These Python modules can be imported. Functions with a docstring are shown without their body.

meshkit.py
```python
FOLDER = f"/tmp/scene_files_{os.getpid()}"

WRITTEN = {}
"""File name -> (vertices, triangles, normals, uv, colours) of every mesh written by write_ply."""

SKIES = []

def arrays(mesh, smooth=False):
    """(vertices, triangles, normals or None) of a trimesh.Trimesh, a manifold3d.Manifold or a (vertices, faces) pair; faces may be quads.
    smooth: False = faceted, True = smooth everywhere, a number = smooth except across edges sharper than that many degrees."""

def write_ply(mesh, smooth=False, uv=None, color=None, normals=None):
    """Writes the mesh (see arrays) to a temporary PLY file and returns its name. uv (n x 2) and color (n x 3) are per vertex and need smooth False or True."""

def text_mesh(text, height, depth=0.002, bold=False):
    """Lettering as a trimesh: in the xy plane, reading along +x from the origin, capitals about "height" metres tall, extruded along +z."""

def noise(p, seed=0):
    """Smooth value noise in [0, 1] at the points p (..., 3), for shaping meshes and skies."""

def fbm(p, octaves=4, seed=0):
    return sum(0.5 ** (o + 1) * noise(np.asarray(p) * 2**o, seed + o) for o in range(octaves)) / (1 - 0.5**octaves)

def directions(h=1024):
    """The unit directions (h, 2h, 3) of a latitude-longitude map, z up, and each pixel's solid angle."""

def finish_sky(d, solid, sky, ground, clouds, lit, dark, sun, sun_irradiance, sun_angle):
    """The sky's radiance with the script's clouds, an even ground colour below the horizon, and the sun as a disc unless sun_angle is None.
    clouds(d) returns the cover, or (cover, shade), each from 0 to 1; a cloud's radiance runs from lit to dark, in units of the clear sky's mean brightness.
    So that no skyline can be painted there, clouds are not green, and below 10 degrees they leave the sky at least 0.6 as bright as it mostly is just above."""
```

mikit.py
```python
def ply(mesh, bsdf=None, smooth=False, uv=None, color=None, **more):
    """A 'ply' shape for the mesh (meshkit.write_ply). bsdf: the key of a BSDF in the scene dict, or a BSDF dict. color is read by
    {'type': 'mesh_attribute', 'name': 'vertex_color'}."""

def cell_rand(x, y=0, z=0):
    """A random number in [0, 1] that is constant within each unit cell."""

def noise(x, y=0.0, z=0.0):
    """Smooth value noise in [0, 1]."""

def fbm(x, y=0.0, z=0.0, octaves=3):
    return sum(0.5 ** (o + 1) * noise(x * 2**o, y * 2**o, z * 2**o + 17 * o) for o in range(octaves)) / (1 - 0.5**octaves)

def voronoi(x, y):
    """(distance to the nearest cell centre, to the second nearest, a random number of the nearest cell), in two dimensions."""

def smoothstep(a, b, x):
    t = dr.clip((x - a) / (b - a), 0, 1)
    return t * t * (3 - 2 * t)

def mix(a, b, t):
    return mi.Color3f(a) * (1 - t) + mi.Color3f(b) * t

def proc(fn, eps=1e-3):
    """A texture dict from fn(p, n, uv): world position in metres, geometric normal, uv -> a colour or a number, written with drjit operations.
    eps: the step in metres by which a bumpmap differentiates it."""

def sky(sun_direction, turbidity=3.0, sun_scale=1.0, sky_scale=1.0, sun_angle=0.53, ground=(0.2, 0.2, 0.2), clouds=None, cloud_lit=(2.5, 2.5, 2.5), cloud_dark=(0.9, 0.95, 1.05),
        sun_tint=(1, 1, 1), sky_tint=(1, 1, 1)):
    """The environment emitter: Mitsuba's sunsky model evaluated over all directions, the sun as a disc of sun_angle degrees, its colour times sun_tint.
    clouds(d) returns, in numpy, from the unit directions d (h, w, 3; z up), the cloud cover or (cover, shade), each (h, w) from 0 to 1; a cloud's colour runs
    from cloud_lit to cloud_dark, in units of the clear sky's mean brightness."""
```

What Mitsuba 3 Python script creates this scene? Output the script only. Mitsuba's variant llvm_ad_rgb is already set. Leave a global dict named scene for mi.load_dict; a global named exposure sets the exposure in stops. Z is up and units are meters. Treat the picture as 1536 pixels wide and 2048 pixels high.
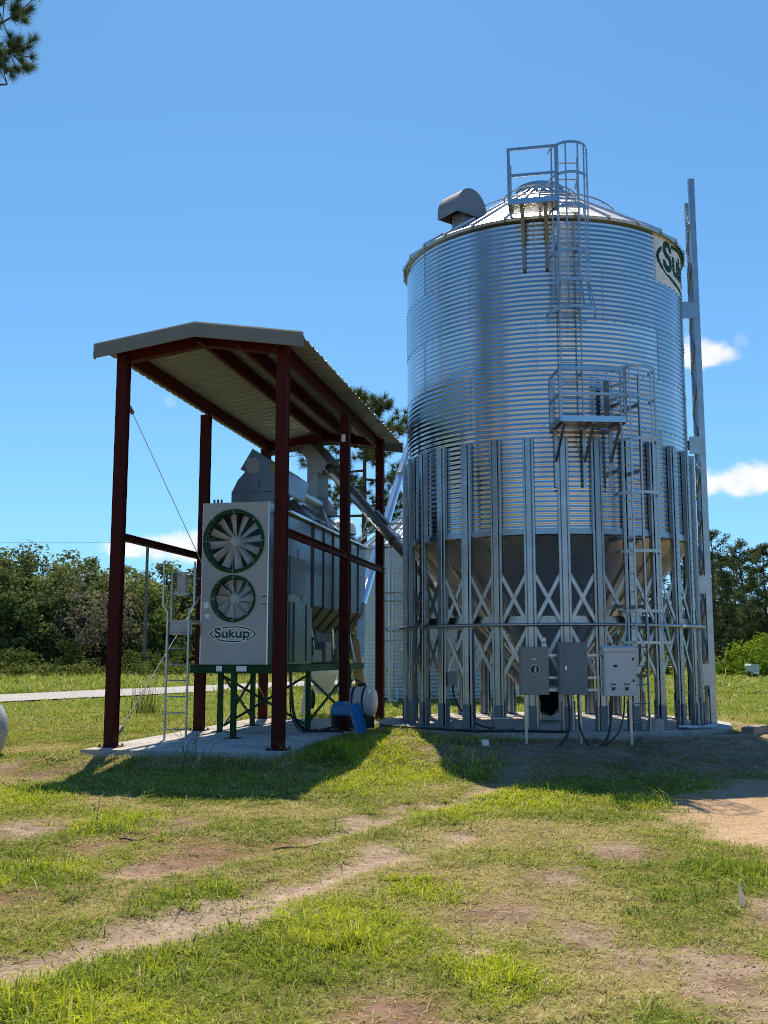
import math, numpy as np, trimesh, mitsuba as mi, mikit, meshkit, drjit as dr
from shapely.geometry import Polygon, Point, box as sbox
from shapely import affinity, contains_xy
from mikit import proc, noise, fbm, mix, smoothstep, ply
T = mi.ScalarTransform4f
rng = np.random.default_rng(7)
scene, labels = {'type': 'scene'}, {}

# ------------------------------------------------------------------ camera, sky, exposure
PITCH = 0.1374
scene['camera'] = {'type': 'perspective', 'fov': 40.53, 'fov_axis': 'x', 'near_clip': 0.05, 'far_clip': 6000.0,
    'to_world': T().look_at(origin=[0, 0, 1.65], target=[0, math.cos(PITCH), 1.65 + math.sin(PITCH)], up=[0, 0, 1])}

def clouds(d):
    x, y, z = d[..., 0], d[..., 1], d[..., 2]
    az, el = np.degrees(np.arctan2(x, y)), np.degrees(np.arcsin(np.clip(z, -1, 1)))
    p = np.stack([az * .55, el * .9, az * 0], -1)
    n = meshkit.fbm(p, 5, 3)
    n2 = meshkit.fbm(p * 2.3 + 9, 4, 8)
    cover = 0 * az
    # small fair weather cumulus near the horizon: (azimuth, elevation, half width, half height)
    lows = [(17.3, 15.6, 1.75, 1.15), (19.5, 16.2, .38, .45), (19.2, 8.9, 2.9, 1.15), (22.5, 8.8, 2.5, 1.0), (-10.2, 5.6, 3.3, 1.1), (-14.2, 5.5, 1.3, .65), (-11.9, 13.6, .3, .5),
            (38, 9, 5, 1.6), (61, 7, 6, 1.8), (95, 8, 6, 2.0), (-48, 7, 6, 1.6), (-80, 10, 7, 2.2), (130, 9, 7, 2), (170, 7, 8, 2), (-140, 11, 7, 2.4), (-110, 6, 6, 1.6)]
    for a, e, w, h in lows:
        da = (az - a + 180) % 360 - 180
        up = el - e
        hh = np.where(up > 0, h, h * .55)
        q = 1 - np.sqrt((da / w) ** 2 + (up / hh) ** 2)
        c = np.clip((q + (n - .5) * 1.5 + (n2 - .5) * .55) * 2.2, 0, 1)
        c = c * np.clip((1.35 - np.sqrt((da / w) ** 2 + (up / hh) ** 2)) * 3, 0, 1)
        cover = np.maximum(cover, c * (.92 if w > 1 else .45 if w > .4 else .16))
    shade = np.clip(.45 - (n2 - .4) * 1.4, 0, 1) * .55
    return cover, shade

SUN = (-0.30, 3.65, 6.7)
scene['sky'] = mikit.sky(SUN, turbidity=2.3, sun_scale=1.45, clouds=clouds, sky_tint=(.79, 1.22, 1.48), ground=(.17, .17, .09), cloud_lit=(3.0, 3.0, 3.0), cloud_dark=(1.5, 1.55, 1.65))
exposure = 1.8

# ------------------------------------------------------------------ materials
def rgb(*c): return {'type': 'rgb', 'value': list(c)}
def two(b): return {'type': 'twosided', 'bsdf': b}
def vary(c, s=6.0, amt=.25, sz=1.0):
    c0 = [v * (1 - amt) for v in c]; c1 = [v * (1 + amt) for v in c]
    return proc(lambda p, n, uv: mix(c0, c1, fbm(p.x * s, p.y * s, p.z * s * sz, 4)))
def metal(c, rough, s=5.0, amt=.12, metallic=1.0):
    return two({'type': 'principled', 'base_color': vary(c, s, amt), 'metallic': metallic,
        'roughness': proc(lambda p, n, uv: rough * (.8 + .5 * fbm(p.x * s * .7 + 3, p.y * s * .7, p.z * s * .7, 3)))})
def paint(c, rough=.45, s=4.0, amt=.12, spec=.5):
    return two({'type': 'principled', 'base_color': vary(c, s, amt), 'roughness': rough, 'specular': spec})
def flat(c, rough=.5, spec=.5): return two({'type': 'principled', 'base_color': rgb(*c), 'roughness': rough, 'specular': spec})
B = scene
B['galv_sheet'] = metal((.43, .46, .49), .15, 3.0, .10)
B['galv_sheet_b'] = metal((.38, .41, .44), .18, 3.0, .10)
B['galv_sheet_c'] = metal((.47, .50, .52), .13, 3.0, .10)
B['galv_column'] = metal((.33, .36, .375), .30, 7.0, .16)
B['galv_bar'] = metal((.38, .40, .41), .34, 9.0, .15)
B['galv_bright'] = metal((.74, .76, .78), .22, 3.0, .08)
B['auger_metal'] = metal((.50, .48, .45), .42, 4.0, .15)
B['old_galv'] = metal((.40, .42, .44), .5, 1.5, .12, .5)
B['hopper_metal'] = metal((.70, .71, .71), .33, 2.2, .2)
B['roof_metal'] = metal((.66, .68, .70), .33, 3.0, .08)
B['dryer_metal'] = metal((.145, .16, .172), .24, 2.0, .12, .95)
B['dryer_rib'] = metal((.115, .12, .125), .6, 4.0, .12, .8)
B['vent_metal'] = metal((.22, .23, .235), .5, 3.0, .1, .6)
B['panel_grey'] = paint((.36, .37, .365), .5, 1.5, .06, .3)
B['fan_blade'] = metal((.46, .49, .47), .55, 5.0, .1, .15)
B['green_paint'] = paint((.0045, .050, .012), .5, 6, .2, .2)
B['logo_green'] = flat((.006, .055, .033), .6, .2)
B['logo_white'] = flat((.72, .73, .72), .5)
B['sheet_white'] = paint((.64, .64, .60), .45, 2.0, .05)
def redf(p, n, uv):
    c = mix((.034, .0040, .0028), (.060, .0066, .0045), fbm(p.x * 3, p.y * 3, p.z * 1.2, 4)); k = smoothstep(.70, .76, fbm(p.x * 26, p.y * 26, p.z * 17, 4))
    return mix(c, (.13, .055, .03), k * .45)
B['red_steel'] = two({'type': 'principled', 'base_color': proc(redf), 'roughness': .6, 'specular': .15})
B['trim_grey'] = paint((.16, .17, .155), .5, 2, .06, .25)
B['shed_sheet'] = metal((.185, .205, .22), .45, 2.0, .08, .2)
def concrete(p, n, uv):
    a = fbm(p.x * 1.3, p.y * 1.3, p.z * 1.3, 4); b = fbm(p.x * 22, p.y * 22, p.z * 22, 3)
    c = mix((.26, .255, .24), (.38, .37, .345), a)
    st = smoothstep(.52, .72, fbm(p.x * 2.1 + 7, p.y * 2.1, p.z * 4, 5)); sp = smoothstep(.66, .72, fbm(p.x * 31, p.y * 31, p.z * 31, 2))
    return mix(c * (.80 + .4 * b), (.20, .165, .125), st * .5 + sp * .4)
B['concrete'] = two({'type': 'principled', 'base_color': proc(concrete), 'roughness': .85, 'specular': .3})
B['box_grey'] = paint((.17, .17, .175), .42, 3, .08)
B['box_dark'] = paint((.115, .145, .17), .42, 3, .08)
B['box_light'] = paint((.46, .48, .48), .42, 3, .06)
B['black_rubber'] = flat((.014, .014, .016), .5)
B['black_cloth'] = flat((.008, .008, .008), .85)
B['white_plastic'] = paint((.68, .68, .64), .35, 3, .08)
B['white_paint'] = paint((.74, .75, .74), .35, 3, .06)
B['tank_paint'] = paint((.33, .35, .365), .3, 3, .08)
B['blue_plastic'] = paint((.010, .17, .42), .4, 5, .15)
B['strap_blue'] = flat((.02, .03, .08), .5)
B['pale_green'] = paint((.16, .42, .26), .45, 4, .1)
def woodf(p, n, uv): return mix((.36, .23, .11), (.56, .40, .22), fbm(p.x * 30, p.y * 30, p.z * 3, 3))
B['wood'] = two({'type': 'principled', 'base_color': proc(woodf), 'roughness': .8})
def oldwoodf(p, n, uv): return mix((.10, .085, .07), (.26, .22, .18), fbm(p.x * 9, p.y * 25, p.z * 25, 4))
B['old_wood'] = two({'type': 'principled', 'base_color': proc(oldwoodf), 'roughness': .85})
def barkf(p, n, uv): return mix((.045, .035, .028), (.17, .13, .10), fbm(p.x * 14, p.y * 14, p.z * 5, 4))
B['bark'] = two({'type': 'diffuse', 'reflectance': proc(barkf)})
B['grey_bark'] = two({'type': 'diffuse', 'reflectance': vary((.17, .15, .13), 5, .4)})
def roadf(p, n, uv): return mix((.29, .295, .30), (.38, .385, .39), fbm(p.x * 1.7, p.y * 1.7, 0.0, 4)) * (.85 + .3 * fbm(p.x * 30, p.y * 30, 0.0, 2))
B['road_mat'] = two({'type': 'diffuse', 'reflectance': proc(roadf)})
VC = {'type': 'mesh_attribute', 'name': 'vertex_color'}
B['leaf'] = {'type': 'principledthin', 'base_color': VC, 'roughness': .55, 'diff_trans': .7, 'spec_trans': 0.0, 'eta': 1.35}
B['grass_blade'] = {'type': 'principledthin', 'base_color': VC, 'roughness': .6, 'diff_trans': .8, 'spec_trans': 0.0, 'eta': 1.3}
def groundbump(p, n, uv): return .5 * fbm(p.x * 14, p.y * 14, 0.0, 4) + .12 * fbm(p.x * 60, p.y * 60, 0.0, 2)
B['ground_mat'] = two({'type': 'bumpmap', 'arbitrary': proc(groundbump, eps=.01), 'scale': .035, 'bsdf': {'type': 'diffuse', 'reflectance': VC}})

# ------------------------------------------------------------------ mesh helpers
def key_free(k):
    if k not in used: used.add(k); return k
    i = 1
    while f'{k}_{i:03d}' in used: i += 1
    k = f'{k}_{i:03d}'; used.add(k); return k
used = set()
def thing(name, label, cat, group=None):
    k = key_free(name); labels[k] = {'label': label, 'category': cat}
    if group: labels[k]['group'] = group
    return k
def put(name, mesh, bsdf, parent=None, smooth=False, color=None, label=None, kind=None):
    k = key_free(f'{parent}__{name}' if parent else name)
    if isinstance(mesh, MB): mesh = mesh.mesh()
    scene[k] = ply(mesh, bsdf, smooth=smooth, color=color)
    if label or kind:
        labels.setdefault(k, {})
        if label: labels[k]['label'] = label
        if kind: labels[k]['kind'] = kind
    return k
def nrm(v): v = np.asarray(v, float); return v / max(np.linalg.norm(v), 1e-12)
BOXF = np.array([[0, 2, 1], [0, 3, 2], [4, 5, 6], [4, 6, 7], [0, 1, 5], [0, 5, 4], [1, 2, 6], [1, 6, 5], [2, 3, 7], [2, 7, 6], [3, 0, 4], [3, 4, 7]])
class MB:
    """collects shapes; M: optional function mapping local points to world"""
    def __init__(s, M=None): s.v, s.f, s.n, s.M = [], [], 0, M
    def add(s, v, f):
        v = np.asarray(v, float); f = np.asarray(f, int)
        if f.shape[1] == 4: f = np.vstack([f[:, [0, 1, 2]], f[:, [0, 2, 3]]])
        s.v.append(v); s.f.append(f + s.n); s.n += len(v); return s
    def tm(s, m): return s.add(m.vertices, m.faces)
    def box(s, a, b):
        (x0, y0, z0), (x1, y1, z1) = np.minimum(a, b), np.maximum(a, b)
        return s.add([[x0, y0, z0], [x1, y0, z0], [x1, y1, z0], [x0, y1, z0], [x0, y0, z1], [x1, y0, z1], [x1, y1, z1], [x0, y1, z1]], BOXF)
    def bar(s, p, q, w, h, up=(0, 0, 1)):
        p, q = np.asarray(p, float), np.asarray(q, float); d = nrm(q - p); up = np.asarray(up, float)
        if abs(d @ nrm(up)) > .98: up = np.array([0, 1., 0])
        a = nrm(np.cross(d, up)); b = np.cross(a, d)
        c = [(-w / 2, -h / 2), (w / 2, -h / 2), (w / 2, h / 2), (-w / 2, h / 2)]
        v = [p + a * i + b * j for i, j in c] + [q + a * i + b * j for i, j in c]
        return s.add(v, BOXF)
    def tube(s, pts, r, k=8, cap=True):
        pts = np.asarray(pts, float); n = len(pts); r = np.broadcast_to(np.asarray(r, float), (n,))
        t = np.gradient(pts, axis=0); t /= np.linalg.norm(t, axis=1, keepdims=True) + 1e-12
        ref = np.array([0, 0, 1.]) if abs(t[0][2]) < .9 else np.array([1., 0, 0])
        a = nrm(np.cross(t[0], ref)); vs = []
        for i in range(n):
            a = nrm(a - t[i] * (a @ t[i])); b = np.cross(t[i], a)
            an = np.arange(k) * 2 * np.pi / k
            vs.append(pts[i] + r[i] * (np.cos(an)[:, None] * a + np.sin(an)[:, None] * b))
        f = []
        for i in range(n - 1):
            for j in range(k):
                f.append([i * k + j, i * k + (j + 1) % k, (i + 1) * k + (j + 1) % k, (i + 1) * k + j])
        v = np.vstack(vs); f = np.array(f); f = np.vstack([f[:, [0, 1, 2]], f[:, [0, 2, 3]]])
        if cap:
            v = np.vstack([v, pts[:1], pts[-1:]]); m = n * k
            f = np.vstack([f, [[m, (j + 1) % k, j] for j in range(k)], [[m + 1, (n - 1) * k + j, (n - 1) * k + (j + 1) % k] for j in range(k)]])
        return s.add(v, f)
    def lathe(s, prof, k=24, origin=(0, 0, 0), axis=None):
        prof = np.asarray(prof, float); an = np.arange(k) * 2 * np.pi / k
        v = np.stack([prof[:, :1] * np.cos(an), prof[:, :1] * np.sin(an), np.repeat(prof[:, 1:], k, 1)], -1).reshape(-1, 3)
        if axis is not None:
            w = nrm(axis); a = nrm(np.cross(w, [0, 0, 1] if abs(w[2]) < .9 else [1, 0, 0])); b = np.cross(w, a)
            v = v[:, :1] * a + v[:, 1:2] * b + v[:, 2:] * w
        f = [[i * k + j, i * k + (j + 1) % k, (i + 1) * k + (j + 1) % k, (i + 1) * k + j] for i in range(len(prof) - 1) for j in range(k)]
        return s.add(v + np.asarray(origin, float), f)
    def prism(s, poly, h, frame):
        """polygon in 2d extruded by h along the third axis of frame(x, y, z) -> point"""
        m = trimesh.creation.extrude_polygon(poly, h, engine='earcut')
        return s.add(frame(np.asarray(m.vertices)), m.faces)
    def sheet2d(s, poly, frame):
        v, f = trimesh.creation.triangulate_polygon(poly, engine='earcut'); return s.add(frame(np.asarray(v)), f)
    def sweep(s, prof, p, q, ax, ay):
        """open or closed 2d outline (closed) swept from p to q"""
        prof = np.asarray(prof, float); ax, ay = np.asarray(ax, float), np.asarray(ay, float)
        n = len(prof); o = prof[:, :1] * ax + prof[:, 1:] * ay
        v = np.vstack([np.asarray(p) + o, np.asarray(q) + o])
        return s.add(v, [[i, (i + 1) % n, n + (i + 1) % n, n + i] for i in range(n)])
    def mesh(s):
        v, f = np.vstack(s.v), np.vstack(s.f)
        if s.M: v = s.M(v)
        return trimesh.Trimesh(v, f, process=False)

# ------------------------------------------------------------------ terrain, bare patches, grass
def sst(a, b, x): t = np.clip((x - a) / (b - a), 0, 1); return t * t * (3 - 2 * t)
def nz(x, y, s, seed=0, o=4): return meshkit.fbm(np.stack([x * s, y * s, 0 * x + .37], -1), o, seed)
BC = np.array([3.22, 20.44])
YAW = .199
SO = np.array([-4.39, 17.07]); SA = np.array([math.cos(YAW), -math.sin(YAW)]); SB = np.array([math.sin(YAW), math.cos(YAW)])
def S(v):
    v = np.asarray(v, float)
    xy = SO + v[..., :1] * SA + v[..., 1:2] * SB
    return np.concatenate([xy, v[..., 2:3]], -1)
def pathdist(x, y, pts):
    d = np.full(np.shape(x), 1e9)
    for (x0, y0), (x1, y1) in zip(pts[:-1], pts[1:]):
        dx, dy = x1 - x0, y1 - y0; L = dx * dx + dy * dy
        t = np.clip(((x - x0) * dx + (y - y0) * dy) / L, 0, 1)
        d = np.minimum(d, np.hypot(x - x0 - t * dx, y - y0 - t * dy))
    return d
T1 = [(-3.4, 5.3), (-2.05, 5.83), (-1.79, 6.02), (-1.42, 6.59), (-1.07, 6.9), (-.6, 7.68), (-.27, 8.47), (.4, 9.45), (.75, 9.96)]
T2 = [(-1.83, 8.28), (-1.38, 8.77), (-.91, 9.45), (-.33, 10.39), (.57, 11.91), (1.26, 13.31), (2.0, 15.2)]
BARE = [(-2.05, 10.54, .42), (-2.6, 7.38, .45), (-2.5, 9.3, .5), (-1.6, 9.0, .5), (0, 5.05, .42), (1.75, 5.6, .45), (.54, 6.16, .22), (1.24, 8.1, .42), (1.29, 5.97, .3), (.76, 7.09, .5),
        (1.17, 6.48, .35), (2.06, 9.21, .5), (1.9, 5.1, .5), (-4.75, 15.0, .7), (-3.38, 10.24, .6), (-.7, 21.2, .8), (.6, 19.8, .8), (-5.6, 15.4, .6), (.1, 9.1, .45), (2.6, 7.0, .35), (-.2, 10.9, .3)]
SANDP = Polygon([(3.05, 12.3), (4.6, 14.2), (9, 15.8), (9, 9.0), (3.3, 9.2), (2.95, 9.8), (3.1, 10.9)])
LUSH = [(.47, 16.6, 2.0), (.2, 15.0, 1.1), (-2.59, 10.54, .65), (-2.75, 8.3, .6), (-.4, 6.6, .8), (1.5, 12.7, .9), (2.62, 8.28, .35), (-1.5, 5.4, .7), (-1.24, 7.4, .5), (2.9, 12.2, .5), (.67, 11.3, .5), (-4.5, 12.6, .9), (.6, 5.7, .4), (-.2, 13.6, .7), (-3.9, 7.2, .6), (.3, 7.6, .4)]
def masks(x, y):
    w = nz(x, y, 1.1, 1) - .5; w2 = nz(x, y, 4.5, 2) - .5; w3 = nz(x, y, 14, 3, 3) - .5
    jig = w * .9 + w2 * .55 + w3 * .3
    brk = sst(.30, .52, nz(x, y, 1.35, 51, 3) + w2 * .35)
    bare = np.maximum(sst(.40, .05, pathdist(x, y, T1) + jig * .85), sst(.44, .05, pathdist(x, y, T2) + jig * .8)) * (.2 + .8 * brk)
    for px, py, r in BARE:
        bare = np.maximum(bare, (.45 + .45 * brk) * sst(r * 1.15, r * .2, np.hypot((x - px), (y - py) * .62) + jig * .95))
    # sandy yard to the right: distance to a polygon by its edge
    ring = list(SANDP.exterior.coords); dpoly = pathdist(x, y, ring)
    inside = contains_xy(SANDP, x, y)
    sd = np.where(inside, dpoly, -dpoly)
    sand = sst(-.25, .35, sd + jig * .9)
    db = np.hypot(x - BC[0], y - BC[1])
    apron = sst(7.0, 4.6, db + jig * 2.2) * (y < 19.5) * sst(.2, 1.6, x + .1 * y - 1.2 + jig * 1.3) + sst(6.2, 5.0, db + jig) * (x > 5)
    bare = np.maximum(bare, .72 * np.clip(apron, 0, 1))
    lush = np.zeros_like(bare)
    for px, py, r in LUSH:
        lush = np.maximum(lush, sst(r * 1.25, r * .45, np.hypot(x - px, (y - py) * .7) + jig * .7))
    thin = sst(.42, .62, nz(x, y, .8, 11) + w2 * .35)      # worn straw coloured turf between
    return np.clip(bare, 0, 1), sand, lush, thin
def g(x, y):
    x = np.asarray(x, float); y = np.asarray(y, float)
    z = np.clip(.012 * (y - 15), 0, 1.5)
    z = np.where(np.abs(x) > 1e9, z, z)
    d = np.hypot(x - BC[0], y - BC[1])
    z = np.maximum(z, .30 * sst(6.6, 3.6, d) + z * .3)
    near = sst(60, 20, y) * sst(40, 14, np.abs(x))
    z = z + near * ((nz(x, y, .5, 21) - .5) * .10 + (nz(x, y, 2.6, 22) - .5) * .04 + (nz(x, y, 8, 23, 3) - .5) * .022)
    z = z - .04 * sst(.4, 0, np.minimum(pathdist(x, y, T1), pathdist(x, y, T2))) * (y < 16)
    # ground meets the shed slab a hand below its top
    u = (x - SO[0]) * SA[0] + (y - SO[1]) * SA[1]; v = (x - SO[0]) * SB[0] + (y - SO[1]) * SB[1]
    out = np.maximum(np.maximum(-.3 - u, u - 3.1), np.maximum(-.6 - v, v - 8.1))
    bank = .115 + .07 * (nz(x, y, 1.1, 61, 3) - .5)
    z = np.where(out < .02, np.minimum(z, .13), z + sst(1.1, 0, out) * (bank - z))
    return z
def gz(x, y): return float(g(np.array([x]), np.array([y]))[0])

def spread(a, b, step, lo, hi, grow=1.13):
    mid = list(np.arange(a, b + 1e-6, step)); s = step; L = [a]; 
    while L[-1] > lo: s *= grow; L.append(L[-1] - s)
    s = step; R = [b]
    while R[-1] < hi: s *= grow; R.append(R[-1] + s)
    return np.array(L[1:][::-1] + mid + R[1:])
gx = spread(-6.5, 7.0, .055, -1500, 1500); gy = spread(3.6, 17.5, .055, -900, 3000)
X, Y = np.meshgrid(gx, gy); Z = g(X, Y)
bare, sand, lush, thin = masks(X, Y)
f4 = nz(X, Y, 7, 37, 4)
f1, f2, f3 = nz(X, Y, 3.1, 31), nz(X, Y, 17, 32, 3), nz(X, Y, .07, 33)
def lerp(a, b, t): return np.asarray(a) * (1 - t[..., None]) + np.asarray(b) * t[..., None]
under = lerp((.13, .13, .036), (.24, .205, .095), np.clip(thin * .75 + (f2 - .5), 0, 1))
under = lerp(under, (.10, .07, .045), np.clip((f4 - .52) * 4, 0, .7))
under = lerp(under, (.06, .08, .018), lush * .8)
dirt = lerp((.15, .11, .085), (.31, .245, .20), np.clip((f1 - .5) * 1.6 + (f4 - .5) * 2.2 + (f2 - .5) * 1.2 + .5, 0, 1))
dirt = lerp(dirt, (.11, .068, .048), np.clip(sst(.50, .66, nz(X, Y, 1.0, 35) + (f4 - .5) * .4) * .75, 0, 1))
trk = sst(.6, .1, np.minimum(pathdist(X, Y, T1), pathdist(X, Y, T2)))
dirt = lerp(dirt, lerp((.27, .215, .17), (.40, .33, .265), np.clip((f4 - .5) * 2 + (f2 - .5) * 1.5 + .5, 0, 1)), trk * .6)
for px, py, rr in ((-1.45, 9.0, .75), (-.95, 9.5, .5), (-2.5, 9.4, .6), (-2.4, 7.4, .5), (0, 5.0, .5)):      # damp red-brown soil
    dirt = lerp(dirt, lerp((.10, .055, .038), (.20, .125, .09), np.clip((f4 - .5) * 2 + (f2 - .5) * 1.6 + .5, 0, 1)), .8 * sst(rr * 1.3, rr * .3, np.hypot(X - px, (Y - py) * .6) + (f1 - .5) * .8))
col = lerp(under, dirt, np.clip(bare * 1.15, 0, 1))
col = lerp(col, lerp((.29, .21, .135), (.41, .315, .215), np.clip((f1 - .5) * 1.5 + (f4 - .5) * 1.5 + .5, 0, 1)), sand)
far = sst(19, 34, Y)
fc = lerp((.085, .145, .02), (.135, .165, .035), np.clip(nz(X, Y, .25, 36) * 1.5 - .3, 0, 1))
col = lerp(col, fc, far * (1 - .5 * sand))
back = sst(3.2, -1.5, Y + (f3 - .5) * 3)        # the sandy yard the photographer stands at the edge of
col = lerp(col, lerp((.27, .215, .165), (.36, .29, .225), np.clip(nz(X, Y, .35, 38) * 1.6 - .3, 0, 1)), back * .9)
nx_, ny_ = len(gx), len(gy)
I = np.arange(nx_ * ny_).reshape(ny_, nx_)
q = np.stack([I[:-1, :-1], I[:-1, 1:], I[1:, 1:], I[1:, :-1]], -1).reshape(-1, 4)
put('ground', (np.stack([X, Y, Z], -1).reshape(-1, 3), np.vstack([q[:, [0, 1, 2]], q[:, [0, 2, 3]]])), 'ground_mat', smooth=True, color=np.clip(col, 0, 1).reshape(-1, 3), kind='structure',
    label='lawn ground with sandy wheel tracks and worn bare patches')

def in_slabs(x, y, m=0.0):
    u = (x - SO[0]) * SA[0] + (y - SO[1]) * SA[1]; v = (x - SO[0]) * SB[0] + (y - SO[1]) * SB[1]
    a = (u > -.25 - m) & (u < 3.0 + m) & (v > -.52 - m) & (v < 8.05 + m)
    return a | (np.hypot(x - BC[0], y - BC[1]) < 3.28 + m)
RN = np.array([.80, -.60]); RD = np.array([.60, .80])           # the road's normal and direction
def road_off(x, y): return x * RN[0] + y * RN[1] + 31.0

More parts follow.
